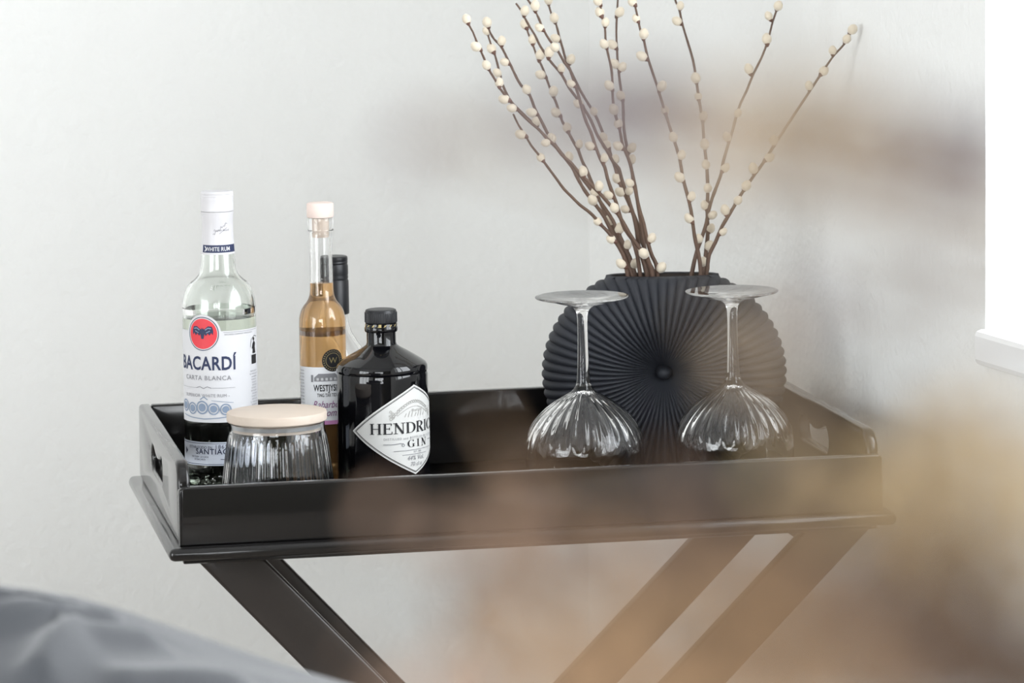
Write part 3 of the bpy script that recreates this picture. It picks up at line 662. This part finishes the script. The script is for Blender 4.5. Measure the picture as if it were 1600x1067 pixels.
# ------------------------------------------------------------------ upturned wine glasses
def wine_glass(px, v, label):
    g = thing('wine_glass', label, 'glass', on_tray(px, v, 0.0006), 'upturned wine glasses')
    NF = 28
    # profile from the rim (on the tray) up to the foot; outer then inner
    o = [(0.0575, 0.0), (0.0578, 0.006), (0.0590, 0.020), (0.0595, 0.034), (0.0588, 0.046), (0.0560, 0.058), (0.0505, 0.069), (0.0410, 0.080), (0.0300, 0.0885), (0.0190, 0.0955), (0.0115, 0.1005), (0.0078, 0.1055)]
    inn = [(0.0075, 0.0962), (0.0165, 0.0915), (0.0280, 0.0848), (0.0392, 0.0765), (0.0490, 0.0660), (0.0545, 0.0560), (0.0574, 0.0450), (0.0581, 0.034), (0.0576, 0.020), (0.0565, 0.006), (0.0562, 0.0)]
    oo = smooth_prof(o, 5); ii = smooth_prof([(0, 0.0985)]+inn, 5)
    n0 = len(oo)
    def flute(t, i, r, z):
        if i >= n0: 
            f = max(0, min(1, (z-0.046)/0.016))*max(0, min(1, (r-0.004)/0.01)); return r*(1+0.006*f*math.cos(NF*t+0.6))
        f = max(0, min(1, (z-0.044)/0.020))*max(0, min(1, (0.104-z)/0.010))
        return r*(1+0.024*f*(math.cos(NF*t)))
    # bowl and stem are one blown piece; the foot is its own part on top
    st = smooth_prof([(0.0078, 0.1055), (0.0066, 0.112), (0.0058, 0.125), (0.0052, 0.145), (0.0050, 0.165), (0.0055, 0.176), (0.0075, 0.1815), (0.0120, 0.1850)], 4)
    ft = [(0.020, 0.1868), (0.032, 0.1895), (0.0425, 0.1920), (0.0462, 0.1930), (0.0470, 0.1939), (0.0466, 0.1948), (0.0450, 0.1951), (0.032, 0.1945), (0.016, 0.1935), (0, 0.1930)]
    full = ii+oo+st[1:]+smooth_prof(ft, 3)
    n1 = len(ii)
    def rf(t, i, r, z):
        if i < n1: return flute(t, n0+1, r, z)
        if i < n1+n0: return flute(t, 0, r, z)
        return r
    bm = lathe(full, NF*8, rf); bmesh.ops.recalc_face_normals(bm, faces=bm.faces[:])
    me = bpy.data.meshes.new('wine_glass'); bm.to_mesh(me)
    def sub(name, keep):
        b = bmesh.new(); b.from_mesh(me)
        bmesh.ops.delete(b, geom=[f for f in b.faces if not keep(f.calc_center_median())], context='FACES')
        return obj(name, b, 'glass', g, 60, recalc=False)
    sub('bowl', lambda c: c.z < 0.1055); sub('stem', lambda c: 0.1055 <= c.z < 0.1850); sub('foot', lambda c: c.z >= 0.1850)
    bm.free()
wine_glass(913.5, 0.195, 'fluted wine glass standing upside down nearer the black bottle')
wine_glass(1147.5, 0.190, 'fluted wine glass standing upside down nearer the tray\u2019s far handle')

# ------------------------------------------------------------------ disc vase
vz = 0.098; VR = 0.1255; NV = 68; VE = 0.885
VM = on_tray(1039, 0.315, 0.0008)
vase = thing('disc_vase', 'charcoal ceramic disc vase with radial pleats holding pussy willow', 'vase', VM)
def vprof(q):
    if q < 0.05: return 0.0135-0.0035*(q/0.05)**2
    if q < 0.07: return 0.010-0.008*math.sin(PI/2*(q-0.05)/0.02)
    if q < 0.50: t = (q-0.07)/0.43; return 0.002+0.044*math.sin(PI/2*t)**0.85
    t = (q-0.50)/0.50; return 0.046*math.sqrt(max(0, 1-t*t))**0.9
bm = bmesh.new(); SEG = NV*8
qs = [0.03, 0.05, 0.055, 0.063, 0.07, 0.08, 0.095, 0.115, 0.14, 0.18, 0.24, 0.32, 0.41, 0.50, 0.60, 0.70, 0.78, 0.85, 0.90, 0.94, 0.97, 0.99]
loops = []
for side in (-1, 1):
    rings = []
    for q in qs:
        ring = []
        for k in range(SEG):
            t = 2*PI*k/SEG; fl = math.cos(NV*t)
            fl = 1.7*abs(math.cos(NV*t/2))**0.85-1.0
            amp = 0.0 if q < 0.10 else min(1, (q-0.10)/0.35)
            h = vprof(q)*(1+0.010*fl*amp)+0.0021*fl*amp*(1-0.4*q)
            rr = VR*q*(1+0.010*fl*max(0, (q-0.6)/0.4))
            ring.append(bm.verts.new((rr*math.sin(t), side*h, vz+VE*rr*math.cos(t))))
        rings.append(ring)
    c = bm.verts.new((0, side*0.0136, vz))
    for k in range(SEG): bm.faces.new((c, rings[0][k], rings[0][(k+1) % SEG]))
    for a, b in zip(rings, rings[1:]):
        for k in range(SEG): bm.faces.new((a[k], b[k], b[(k+1) % SEG], a[(k+1) % SEG]))
    loops.append(rings[-1])
edge = []
for k in range(SEG):
    t = 2*PI*k/SEG; rr = VR*(1+0.012*(1.7*abs(math.cos(NV*t/2))**0.85-1.0)); edge.append(bm.verts.new((rr*math.sin(t), 0, vz+VE*rr*math.cos(t))))
for L in loops:
    for k in range(SEG): bm.faces.new((L[k], edge[k], edge[(k+1) % SEG], L[(k+1) % SEG]))
ztop_v = vz+0.0985
bmesh.ops.bisect_plane(bm, geom=bm.verts[:]+bm.edges[:]+bm.faces[:], plane_co=(0, 0, 0.0), plane_no=(0, 0, -1), clear_outer=True)
bot = [e for e in bm.edges if e.is_boundary]
bmesh.ops.contextual_create(bm, geom=bot)
bmesh.ops.bisect_plane(bm, geom=bm.verts[:]+bm.edges[:]+bm.faces[:], plane_co=(0, 0, ztop_v), plane_no=(0, 0, 1), clear_outer=True)
top = [e for e in bm.edges if e.is_boundary]
vs = set(v for e in top for v in e.verts)
ex = bmesh.ops.extrude_edge_only(bm, edges=top)
nv = [g for g in ex['geom'] if isinstance(g, bmesh.types.BMVert)]; ne = [g for g in ex['geom'] if isinstance(g, bmesh.types.BMEdge)]
for v in nv:
    a = math.atan2(v.co.y/0.030, v.co.x/0.075); v.co = Vector((0.058*math.cos(a), 0.0215*math.sin(a), ztop_v+0.0025))
ex = bmesh.ops.extrude_edge_only(bm, edges=ne)
nv = [g for g in ex['geom'] if isinstance(g, bmesh.types.BMVert)]; ne = [g for g in ex['geom'] if isinstance(g, bmesh.types.BMEdge)]
for v in nv: v.co = Vector((v.co.x*0.95, v.co.y*0.86, v.co.z-0.001))
vb = obj('vase_body', bm, 'vase', vase, 50)
bm = lathe([(1, 0), (0.97, -0.03), (0.85, -0.08), (0, -0.085)], 64)
for v in bm.verts: v.co = Vector((v.co.x*0.0565, v.co.y*0.0192, ztop_v+0.0010+v.co.z*0.55))
obj('mouth_lining', bm, 'vasein', vase, 60)

# ------------------------------------------------------------------ pussy willow branches (traced as directions, distance from the vase mouth)
stems = [
 [(729,33),(739,50),(746,68),(756,90),(764,109),(774,125),(781,138),(794,154),(806,169),(820,183),(832,194),(843,203),(855,217),(867,227),(878,242),(893,255),(906,271),(920,284),(930,295),(940,305),(953,320),(966,335),(978,355),(988,372),(996,383),(1008,398),(1015,413),(1019,427)],
 [(802,178),(810,195),(820,210),(830,227),(842,242),(856,261),(870,280),(881,295),(893,307),(906,320),(918,329),(927,337),(940,352),(950,362),(962,378),(971,393),(977,407),(980,427)],
 [(754,32),(762,41),(766,51),(772,61),(779,68),(785,76),(793,92),(799,104),(806,119),(814,133),(828,149),(835,168),(845,187),(855,207),(866,224),(880,243),(894,261),(900,273),(909,290),(919,305),(933,323),(945,340),(958,367),(970,390),(979,410),(986,427)],
 [(760,44),(764,60),(770,77),(774,88),(779,107),(783,126),(795,153),(809,170),(834,194),(858,219),(880,242),(896,260),(914,284),(930,304),(945,325),(958,345),(970,372),(984,402),(992,427)],
 [(821,36),(825,51),(832,68),(839,88),(846,102),(852,117),(858,134),(865,151),(870,163),(878,188),(887,204),(897,223),(904,235),(910,252),(917,266),(923,281),(931,300),(937,313),(943,326),(949,340),(960,362),(974,392),(988,427)],
 [(806,5),(814,16),(820,28),(829,44),(836,55),(842,68),(848,78),(858,93),(867,104),(878,117),(889,137),(901,153),(913,170),(924,189),(933,210),(940,222),(949,236),(958,253),(967,263),(971,278),(976,293),(982,310),(988,330),(992,345),(995,362),(998,385),(1004,405),(1010,427)],
 [(818,-8),(825,0),(835,15),(842,29),(849,46),(859,63),(872,80),(882,98),(891,110),(896,125),(900,137),(905,152),(909,168),(916,190),(924,208),(930,227),(938,248),(945,261),(949,278),(955,296),(963,317),(968,335),(976,357),(988,374),(996,400),(1000,427)],
 [(853,-8),(857,6),(862,23),(869,38),(874,58),(880,78),(884,93),(893,113),(907,142),(923,168),(933,185),(944,213),(951,232),(960,258),(969,288),(977,305),(988,330),(998,355),(1002,375),(1007,388),(1015,412),(1022,427)],
 [(935,-6),(938,6),(940,24),(945,41),(946,59),(948,75),(953,97),(956,113),(957,132),(957,143),(959,168),(963,184),(969,205),(973,227),(980,243),(984,254),(987,265),(989,280),(993,299),(997,318),(1001,334),(1006,350),(1010,370),(1014,385),(1019,400),(1025,412),(1027,427)],
 [(966,-10),(964,22),(963,50),(964,75),(965,94),(967,113),(969,132),(973,157),(974,176),(975,202),(979,227),(982,243),(988,270),(993,295),(997,320),(1002,350),(1006,380),(1013,427)],
 [(986,-8),(991,4),(997,30),(1000,45),(1006,62),(1012,90),(1026,132),(1036,165),(1044,190),(1053,218),(1062,247),(1067,278),(1074,304),(1080,330),(1084,360),(1087,378),(1091,395),(1095,427)],
 [(1052,-10),(1056,3),(1062,17),(1066,37),(1075,67),(1083,95),(1088,125),(1092,155),(1098,190),(1100,220),(1103,246),(1105,268),(1106,300),(1105,328),(1106,362),(1104,385),(1099,427)],
 [(1217,6),(1207,35),(1200,63),(1190,90),(1177,116),(1167,141),(1157,162),(1150,183),(1143,210),(1137,228),(1130,253),(1127,271),(1119,293),(1113,309),(1107,330),(1104,347),(1100,361),(1094,378),(1088,395),(1081,427)],
 [(1331,46),(1319,69),(1305,84),(1294,99),(1278,123),(1253,161),(1226,202),(1207,231),(1194,252),(1178,274),(1165,293),(1157,305),(1146,324),(1137,339),(1128,354),(1118,378),(1108,398),(1106,412),(1104,427)],
]
catk = [(729,30),(744,73),(760,102),(760,48),(761,35),(768,76),(777,114),(780,129),(784,64),(789,97),(820,17),(820,38),(832,62),(844,86),(845,117),(836,9),(843,43),(858,82),(868,60),(867,74),(866,28),(857,0),(892,93),(877,107),(893,131),
 (788,155),(800,169),(814,210),(823,140),(831,176),(838,190),(862,216),(853,223),(865,143),(869,176),(886,199),(905,225),(889,245),(904,162),(928,174),(922,228),(947,226),(943,214),(952,134),
 (911,268),(845,246),(936,291),(951,305),(929,301),(926,313),(944,247),(961,249),(964,279),(969,300),(984,286),(983,298),(987,249),(987,231),(966,228),(960,325),(977,327),(934,346),(952,345),(968,357),(970,150),(966,193),(959,171),
 (934,2),(937,19),(946,35),(944,69),(957,70),(960,100),(972,105),(968,19),(955,374),(980,383),(998,393),(1006,396),(992,412),(971,412),(1018,372),(1033,418),
 (988,3),(994,29),(1006,53),(1003,88),(1034,135),(1039,172),(1052,214),(1065,242),(1062,277),(1080,307),(1077,341),(1092,373),
 (1063,9),(1058,33),(1087,122),(1091,151),(1099,182),(1101,225),(1103,257),(1106,294),(1102,321),
 (1216,9),(1201,25),(1198,61),(1170,108),(1153,177),(1136,214),(1133,262),(1113,336),(1110,357),
 (1332,46),(1323,61),(1301,79),(1287,111),(1264,134),(1209,219),(1202,246),(1177,263),(1166,290),(1153,313),(1133,328),(1129,362),(1108,384),(1099,409)]
mouth = VM @ Vector((0, 0, ztop_v))
def ray(px, py, d): return Vector(((px-800)/FPX*d, d, CAMZ-(py-HOR)/FPX*d))
sd = [-0.0150, -0.0118, -0.0050, 0.0075, 0.0145, 0.0005, -0.0040, 0.0110, -0.0070, 0.0060, -0.0120, 0.0070, 0.0020, -0.0050]
td = [-0.07, -0.055, 0.005, 0.045, 0.075, 0.02, -0.03, 0.06, -0.02, 0.058, -0.03, 0.05, 0.02, -0.015]
def depth(i, y):
    t = max(0, (427-y)/427.0); return mouth.y+sd[i]*0.8+td[i]*t
def near(c):
    best = None
    for i, s in enumerate(stems):
        for k, (a, b) in enumerate(zip(s, s[1:])):
            dx, dy = b[0]-a[0], b[1]-a[1]; L = dx*dx+dy*dy
            t = max(0, min(1, ((c[0]-a[0])*dx+(c[1]-a[1])*dy)/L)); q = (a[0]+dx*t, a[1]+dy*t)
            d = math.hypot(c[0]-q[0], c[1]-q[1])+0.02*i*0
            if best is None or d < best[0]: best = (d, i, q, (dx, dy))
    return best
CATM = []
for sdn in range(3):
    bm = bmesh.new(); bmesh.ops.create_uvsphere(bm, u_segments=14, v_segments=10, radius=1)
    rr = random.Random(sdn)
    for v in bm.verts:
        t = (v.co.z+1)/2; f = (0.92+0.12*math.sin(PI*t))*(1-0.10*t)
        n = 1+0.05*noise.noise(v.co*3.1+Vector((sdn*7, 0, 0)))+rr.uniform(-0.02, 0.02)
        v.co = Vector((v.co.x*0.0048*f*n, v.co.y*0.0048*f*n, 0.0052+v.co.z*0.0057*n))
    me = bpy.data.meshes.new('catkin'); bm.to_mesh(me); bm.free(); me.materials.append(M['catkin'])
    me.polygons.foreach_set('use_smooth', [True]*len(me.polygons)); CATM.append(me)
bm = lathe([(0, -0.0030), (0.0012, -0.0022), (0.0024, 0.0), (0.0033, 0.0022), (0.0029, 0.0022), (0, 0.0008)], 10)
bmesh.ops.recalc_face_normals(bm, faces=bm.faces[:])
SCM = bpy.data.meshes.new('bud_scale'); bm.to_mesh(SCM); bm.free(); SCM.materials.append(M['scale']); SCM.polygons.foreach_set('use_smooth', [True]*len(SCM.polygons))
labels = ['pussy willow branch arching farthest out over the rum bottle side', 'short bare-tipped pussy willow branch bending low beside the vase', 'pussy willow branch with forked tip beside the outermost arching one', 'slender pussy willow twig lying along the outermost arching branch',
 'pussy willow branch with sparse catkins between the leaning bunches', 'pussy willow branch with a dark pointed tip in the dense bunch', 'tall pussy willow branch crossing others in the dense bunch', 'tall straight pussy willow branch at the edge of the dense bunch',
 'upright pussy willow branch with paired catkins beside a bare-sided twig', 'upright dark slim pussy willow twig with few catkins', 'pussy willow branch rising alone from the window-side half of the vase mouth', 'thin nearly upright pussy willow branch with widely spaced catkins', 'pussy willow branch leaning towards the window wall', 'pussy willow branch leaning lowest towards the window']
roots = []
for i, s in enumerate(stems):
    pts = [ray(x, y, depth(i, y)) for x, y in s]
    base = pts[-1].copy()
    inside = VM @ Vector((((VM.inverted() @ base).x)*0.75, (VM.inverted() @ base).y*0.8, ztop_v-0.038))
    pts.append(base.lerp(inside, 0.5)); pts.append(inside)
    root = thing('pussy_willow_branch', labels[i], 'branch', Matrix.Translation(inside), 'pussy willow branches in the vase')
    loc = [p-inside for p in pts]
    dense = smooth_prof([tuple(p) for p in loc], 2)
    n = len(dense); bm = bmesh.new()
    tube(bm, dense, [0.0010+0.0014*(k/n)+0.0003*noise.noise(Vector((k*0.9, i, 0))) for k in range(n)], 7)
    obj('twig', bm, 'twig', root, 60); roots.append((root, inside))
ck = 0
for c in catk:
    d, i, q, dr = near(c)
    root, org = roots[i]; dep = depth(i, q[1])
    qa = ray(q[0], q[1], dep)
    L = math.hypot(*dr); up = Vector((-dr[0]/L, 0, dr[1]/L))           # towards the tip
    side = Vector((c[0]-q[0], 0, -(c[1]-q[1])))
    rr = random.Random(ck)
    dy = rr.choice((-1, 1))*rr.uniform(0.3, 0.8)*max(0.0, 1-d/9)
    dirv = (up*1.0+side.normalized()*min(1.0, d/7) if d > 0.5 else up)+Vector((0, dy, 0)); dirv.normalize()
    s = rr.uniform(0.88, 1.12)
    centre = ray(c[0], c[1], dep+dy*0.003)
    bp = centre-dirv*0.0050*s
    mtx = Matrix.Translation(bp-org) @ dirv.to_track_quat('Z', 'Y').to_matrix().to_4x4() @ Matrix.Rotation(rr.uniform(0, 6), 4, 'Z') @ Matrix.Diagonal((s, s, s, 1))
    o = bpy.data.objects.new('catkin', CATM[ck % 3]); C.objects.link(o); o.parent = root; o.matrix_local = mtx
    b = bpy.data.objects.new('bud_scale', SCM); C.objects.link(b); b.parent = o
    # short stalk towards the twig is the tapering end of the scale
    ck += 1

# ------------------------------------------------------------------ grey sofa end with a crumpled throw
sofa = thing('armchair', 'grey upholstered armchair under the crumpled throw', 'armchair', Matrix.Translation((-1.02, 2.35, 0)) @ Matrix.Rotation(math.radians(4), 4, 'Z'))
def rbox(name, x0, x1, y0, y1, z0, z1, bv, m='sofa'):
    bm = bmesh.new(); box(bm, x0, x1, y0, y1, z0, z1); bevel(bm, bv, 5); return obj(name, bm, m, sofa, 50)
rbox('backrest', -0.25, 0.84, 0.10, 0.34, 0.14, 0.695, 0.06)
rbox('seat_base', -0.25, 0.84, -0.62, 0.099, 0.14, 0.28, 0.03)
rbox('seat_cushion', -0.10, 0.69, -0.60, 0.095, 0.282, 0.42, 0.04)
for x0 in (-0.25, 0.695): rbox('armrest', x0, x0+0.145, -0.62, 0.097, 0.282, 0.58, 0.05)
for x in (-0.18, 0.76):
    for y in (-0.55, 0.26):
        bm = lathe([(0, 0.002), (0.018, 0.002), (0.024, 0.139), (0, 0.139)], 20)
        for v in bm.verts: v.co.x += x; v.co.y += y
        obj('leg', bm, 'tablewood', sofa, 40)
# throw: a thick crumpled sheet lying over the backrest
YB = 2.60
def zpix(py, y): return CAMZ-(py-HOR)/FPX*y
sil = [(-900, 905), (-400, 905), (-150, 915), (0, 930), (100, 946), (180, 968), (260, 995), (340, 1022), (440, 1056), (540, 1085), (640, 1110), (760, 1130)]
def silz(px):
    for (a, ya), (b, yb) in zip(sil, sil[1:]):
        if a <= px <= b: t = (px-a)/(b-a); return ya+(yb-ya)*t
    return sil[0][1] if px < sil[0][0] else sil[-1][1]
def seg_d(p, a, b):
    dx, dy = b[0]-a[0], b[1]-a[1]; t = max(0, min(1, ((p[0]-a[0])*dx+(p[1]-a[1])*dy)/(dx*dx+dy*dy)))
    return math.hypot(p[0]-a[0]-dx*t, p[1]-a[1]-dy*t)
folds = [((-0.36, 0.160), (-0.275, 0.170), 0.008, 0.007), ((-0.275, 0.170), (-0.252, 0.168), 0.009, 0.008), ((-0.34, 0.095), (-0.279, 0.146), 0.009, 0.009), ((-0.279, 0.146), (-0.250, 0.172), 0.009, 0.009),
         ((-0.283, 0.07), (-0.267, 0.130), 0.012, 0.008), ((-0.267, 0.130), (-0.228, 0.160), 0.012, 0.007), ((-0.6, 0.10), (-0.40, 0.15), 0.014, 0.012), ((-0.23, 0.09), (-0.17, 0.125), 0.014, 0.005)]
NX, NY = 150, 60
bm = bmesh.new(); grid = []
X0, X1 = -1.0, -0.10
for i in range(NX+1):
    row = []
    for j in range(NY+1):
        x = X0+(X1-X0)*i/NX; v = j/NY
        y = 2.36+0.36*v                                     # towards the back
        px = 800+FPX*x/2.60
        crest = zpix(silz(px), 2.62)
        prof = -0.55*max(0, 0.62-v)**2*0.36/0.2-2.2*max(0, v-0.78)**2-1.2*max(0, 0.2-v)**2
        z = crest+prof*0.28
        z += 1.8*max(h*math.exp(-(seg_d((x, 0.36*v-0.06), a, b)/wd)**2) for a, b, wd, h in folds)*max(0, min(1, (0.80-v)/0.12))
        z += 0.006*noise.noise(Vector((x*14, y*16, 3.1)))*max(0, min(1, (0.85-v)/0.2))
        row.append(bm.verts.new((x, y, max(z, 0.700+0.004))))
    grid.append(row)
for i in range(NX):
    for j in range(NY): bm.faces.new((grid[i][j], grid[i+1][j], grid[i+1][j+1], grid[i][j+1]))
be = [e for e in bm.edges if e.is_boundary]
ex = bmesh.ops.extrude_edge_only(bm, edges=be); nv = [g for g in ex['geom'] if isinstance(g, bmesh.types.BMVert)]
for v in nv: v.co.z = 0.698
bm.faces.new([v for v in [g for g in nv]][:0] or nv[:0]) if False else None
bmesh.ops.holes_fill(bm, edges=[e for e in bm.edges if e.is_boundary], sides=0)
thr = obj('throw_blanket', bm, 'throw', None, 60)
tag(thr, 'crumpled blue-grey throw heaped on the back of the armchair', 'blanket')

# ------------------------------------------------------------------ foreground: dried flowers in a vase on a small table near the camera
TBX, TBY, FZ = 0.10, 0.62, 0.8345
table = thing('side_table', 'small round dark wooden table carrying the vase of dried flowers', 'table', Matrix.Translation((TBX, TBY, 0)))
bm = lathe([(r_, z_+0.11) for r_, z_ in ((0, 0.700), (0.225, 0.700), (0.232, 0.704), (0.235, 0.712), (0.232, 0.720), (0.225, 0.724), (0, 0.724))], 72); obj('table_top', bm, 'tablewood', table, 40)
obj('column', lathe([(0, 0.02), (0.024, 0.02), (0.020, 0.15), (0.016, 0.45), (0.020, 0.72), (0.045, 0.809), (0, 0.809)], 32), 'tablewood', table, 40)
obj('foot_plate', lathe([(0, 0.001), (0.165, 0.001), (0.170, 0.006), (0.165, 0.014), (0.03, 0.0195), (0, 0.0195)], 48), 'tablewood', table, 40)
fv = thing('flower_vase', 'round sand-coloured stoneware vase holding the dried flowers', 'vase', Matrix.Translation((TBX, TBY, FZ)))
vp = smooth_prof([(0, 0.003), (0.038, 0.0), (0.058, 0.012), (0.070, 0.045), (0.066, 0.080), (0.046, 0.112), (0.033, 0.130), (0.031, 0.150), (0.038, 0.162)], 4)
vi = smooth_prof([(0.035, 0.162), (0.028, 0.150), (0.029, 0.130), (0.042, 0.110), (0.062, 0.079), (0.066, 0.045), (0.054, 0.015), (0.036, 0.006), (0, 0.006)], 4)
obj('vase_body', lathe(vp+vi, 56), 'fvase', fv, 60)
def fpt(px, py, d): return ray(px, py, d)
def floret(bm, c, nrm, s, rnd):
    """four cupped petals around c, thin but with two sides of real petals"""
    a = nrm.orthogonal().normalized(); b = nrm.cross(a); t0 = rnd.uniform(0, 6)
    for k in range(4):
        t = t0+k*PI/2+rnd.uniform(-0.2, 0.2)
        d = a*math.cos(t)+b*math.sin(t); e = nrm.cross(d)
        v = [bm.verts.new(c+d*s*u+e*s*w_+nrm*s*h) for u, w_, h in ((0.04, 0, 0), (0.45, 0.34, 0.10), (0.85, 0.30, 0.22), (1.0, 0, 0.30), (0.85, -0.30, 0.22), (0.45, -0.34, 0.10), (0.55, 0, 0.02))]
        for q in ((0, 1, 6), (1, 2, 6), (2, 3, 6), (3, 4, 6), (4, 5, 6), (5, 0, 6)): bm.faces.new([v[m_] for m_ in q])
def flower(label, heads, d, via=None, mname='petal_tan', seed=1, size=0.0034, spread=0.014):
    """heads: (px, py, rx, ry, coverage) clusters; florets sit on pedicels that spring from the stem's tip."""
    rnd = random.Random(seed)
    fa_ = seed*2*PI/8+2.2
    base = Vector((TBX+0.024*math.cos(fa_), TBY+0.024*math.sin(fa_), FZ+0.012))
    neck = Vector((TBX+0.017*math.cos(fa_), TBY+0.017*math.sin(fa_), FZ+0.155))
    root = thing('dried_flower', label, 'flower', Matrix.Translation(base), 'dried flowers in the stoneware vase')
    stem_bm = bmesh.new()
    for (px, py, rx, ry, cov) in heads:
        k_ = d/FPX; c = fpt(px, py, d)
        pts = [base, neck]+([Vector(p) for p in via] if via else [])+[c-Vector((0, 0, min(0.03, ry*k_*0.6))), c]
        dense = smooth_prof([tuple(p-base) for p in pts], 8)
        tube(stem_bm, dense, [0.0011-0.0006*q/len(dense) for q in range(len(dense))], 5)
        area = PI*rx*ry*k_*k_; fa = 1.75*size*size*0.62
        n = int(-math.log(1-cov)*area/fa)
        bm = bmesh.new(); pb = bmesh.new()
        for q in range(n):
            ra = math.sqrt((q+0.5)/n)*1.0; ph = q*2.39996+seed       # even sunflower spread, then jitter
            u, v_ = ra*math.cos(ph)+rnd.uniform(-0.06, 0.06), ra*math.sin(ph)+rnd.uniform(-0.06, 0.06); w_ = rnd.uniform(-1, 1)*(1-0.5*ra)
            p = c+Vector((u*rx*k_, w_*spread, v_*ry*k_))
            nr = Vector((u*0.6+rnd.uniform(-0.5, 0.5), w_-0.55+rnd.uniform(-0.4, 0.4), v_*0.6+0.45+rnd.uniform(-0.4, 0.4))).normalized()
            floret(bm, p-base, nr, size*rnd.uniform(0.75, 1.2), rnd)
            mid = c.lerp(p, 0.55)+Vector((0, 0, -0.004))
            if q % 2 == 0: tube(pb, [c-base, mid-base, p-base], 0.00022, 3, cap=False)
        h = obj('flower_head', bm, mname, root, recalc=False); h['kind'] = 'stuff'
        pd = obj('pedicels', pb, 'stem', h); pd['kind'] = 'stuff'
    obj('stem', stem_bm, 'stem', root, 60)
flower('tan dried flower head, the widest in the stoneware vase', [(1160, 1010, 430, 125, 0.66)], 0.520, None, 'petal_tan', 1)
flower('golden dried flower head rising beside the widest tan head', [(1530, 790, 190, 150, 0.60), (1320, 765, 130, 90, 0.20)], 0.560, None, 'petal_gold', 2)
flower('dark brown dried flower head hanging at the rim of the bunch', [(1430, 920, 150, 75, 0.62), (1560, 1040, 160, 95, 0.86)], 0.485, None, 'petal_brown', 3)
flower('rose-brown dried flower spray at the loose edge of the bunch', [(840, 785, 75, 40, 0.18), (960, 820, 400, 80, 0.17), (780, 1060, 240, 70, 0.26)], 0.620, None, 'petal_rose', 4)
flower('mauve dried leaf spray on the longest arching stem', [(1005, 170, 170, 48, 0.82), (760, 205, 140, 60, 0.24), (1430, 235, 140, 60, 0.76), (1410, 450, 170, 50, 0.22)], 0.540, [(0.115, 0.58, 1.13), (0.105, 0.55, 1.23)], 'petal_mauve', 5)
flower('tan dried flower spray on a tall bent stem', [(1250, 200, 170, 80, 0.70)], 0.470, [(0.15, 0.50, 1.11), (0.125, 0.46, 1.24)], 'petal_pale', 6)
flower('pale dried flower spray standing at half height', [(1200, 570, 130, 110, 0.24), (1500, 660, 150, 80, 0.32)], 0.590, [(0.13, 0.67, 1.11)], 'petal_pale', 7)
flower('brown dried flower head low in the middle of the bunch', [(815, 905, 120, 75, 0.36), (1240, 870, 340, 70, 0.32)], 0.585, None, 'petal_umber', 8)
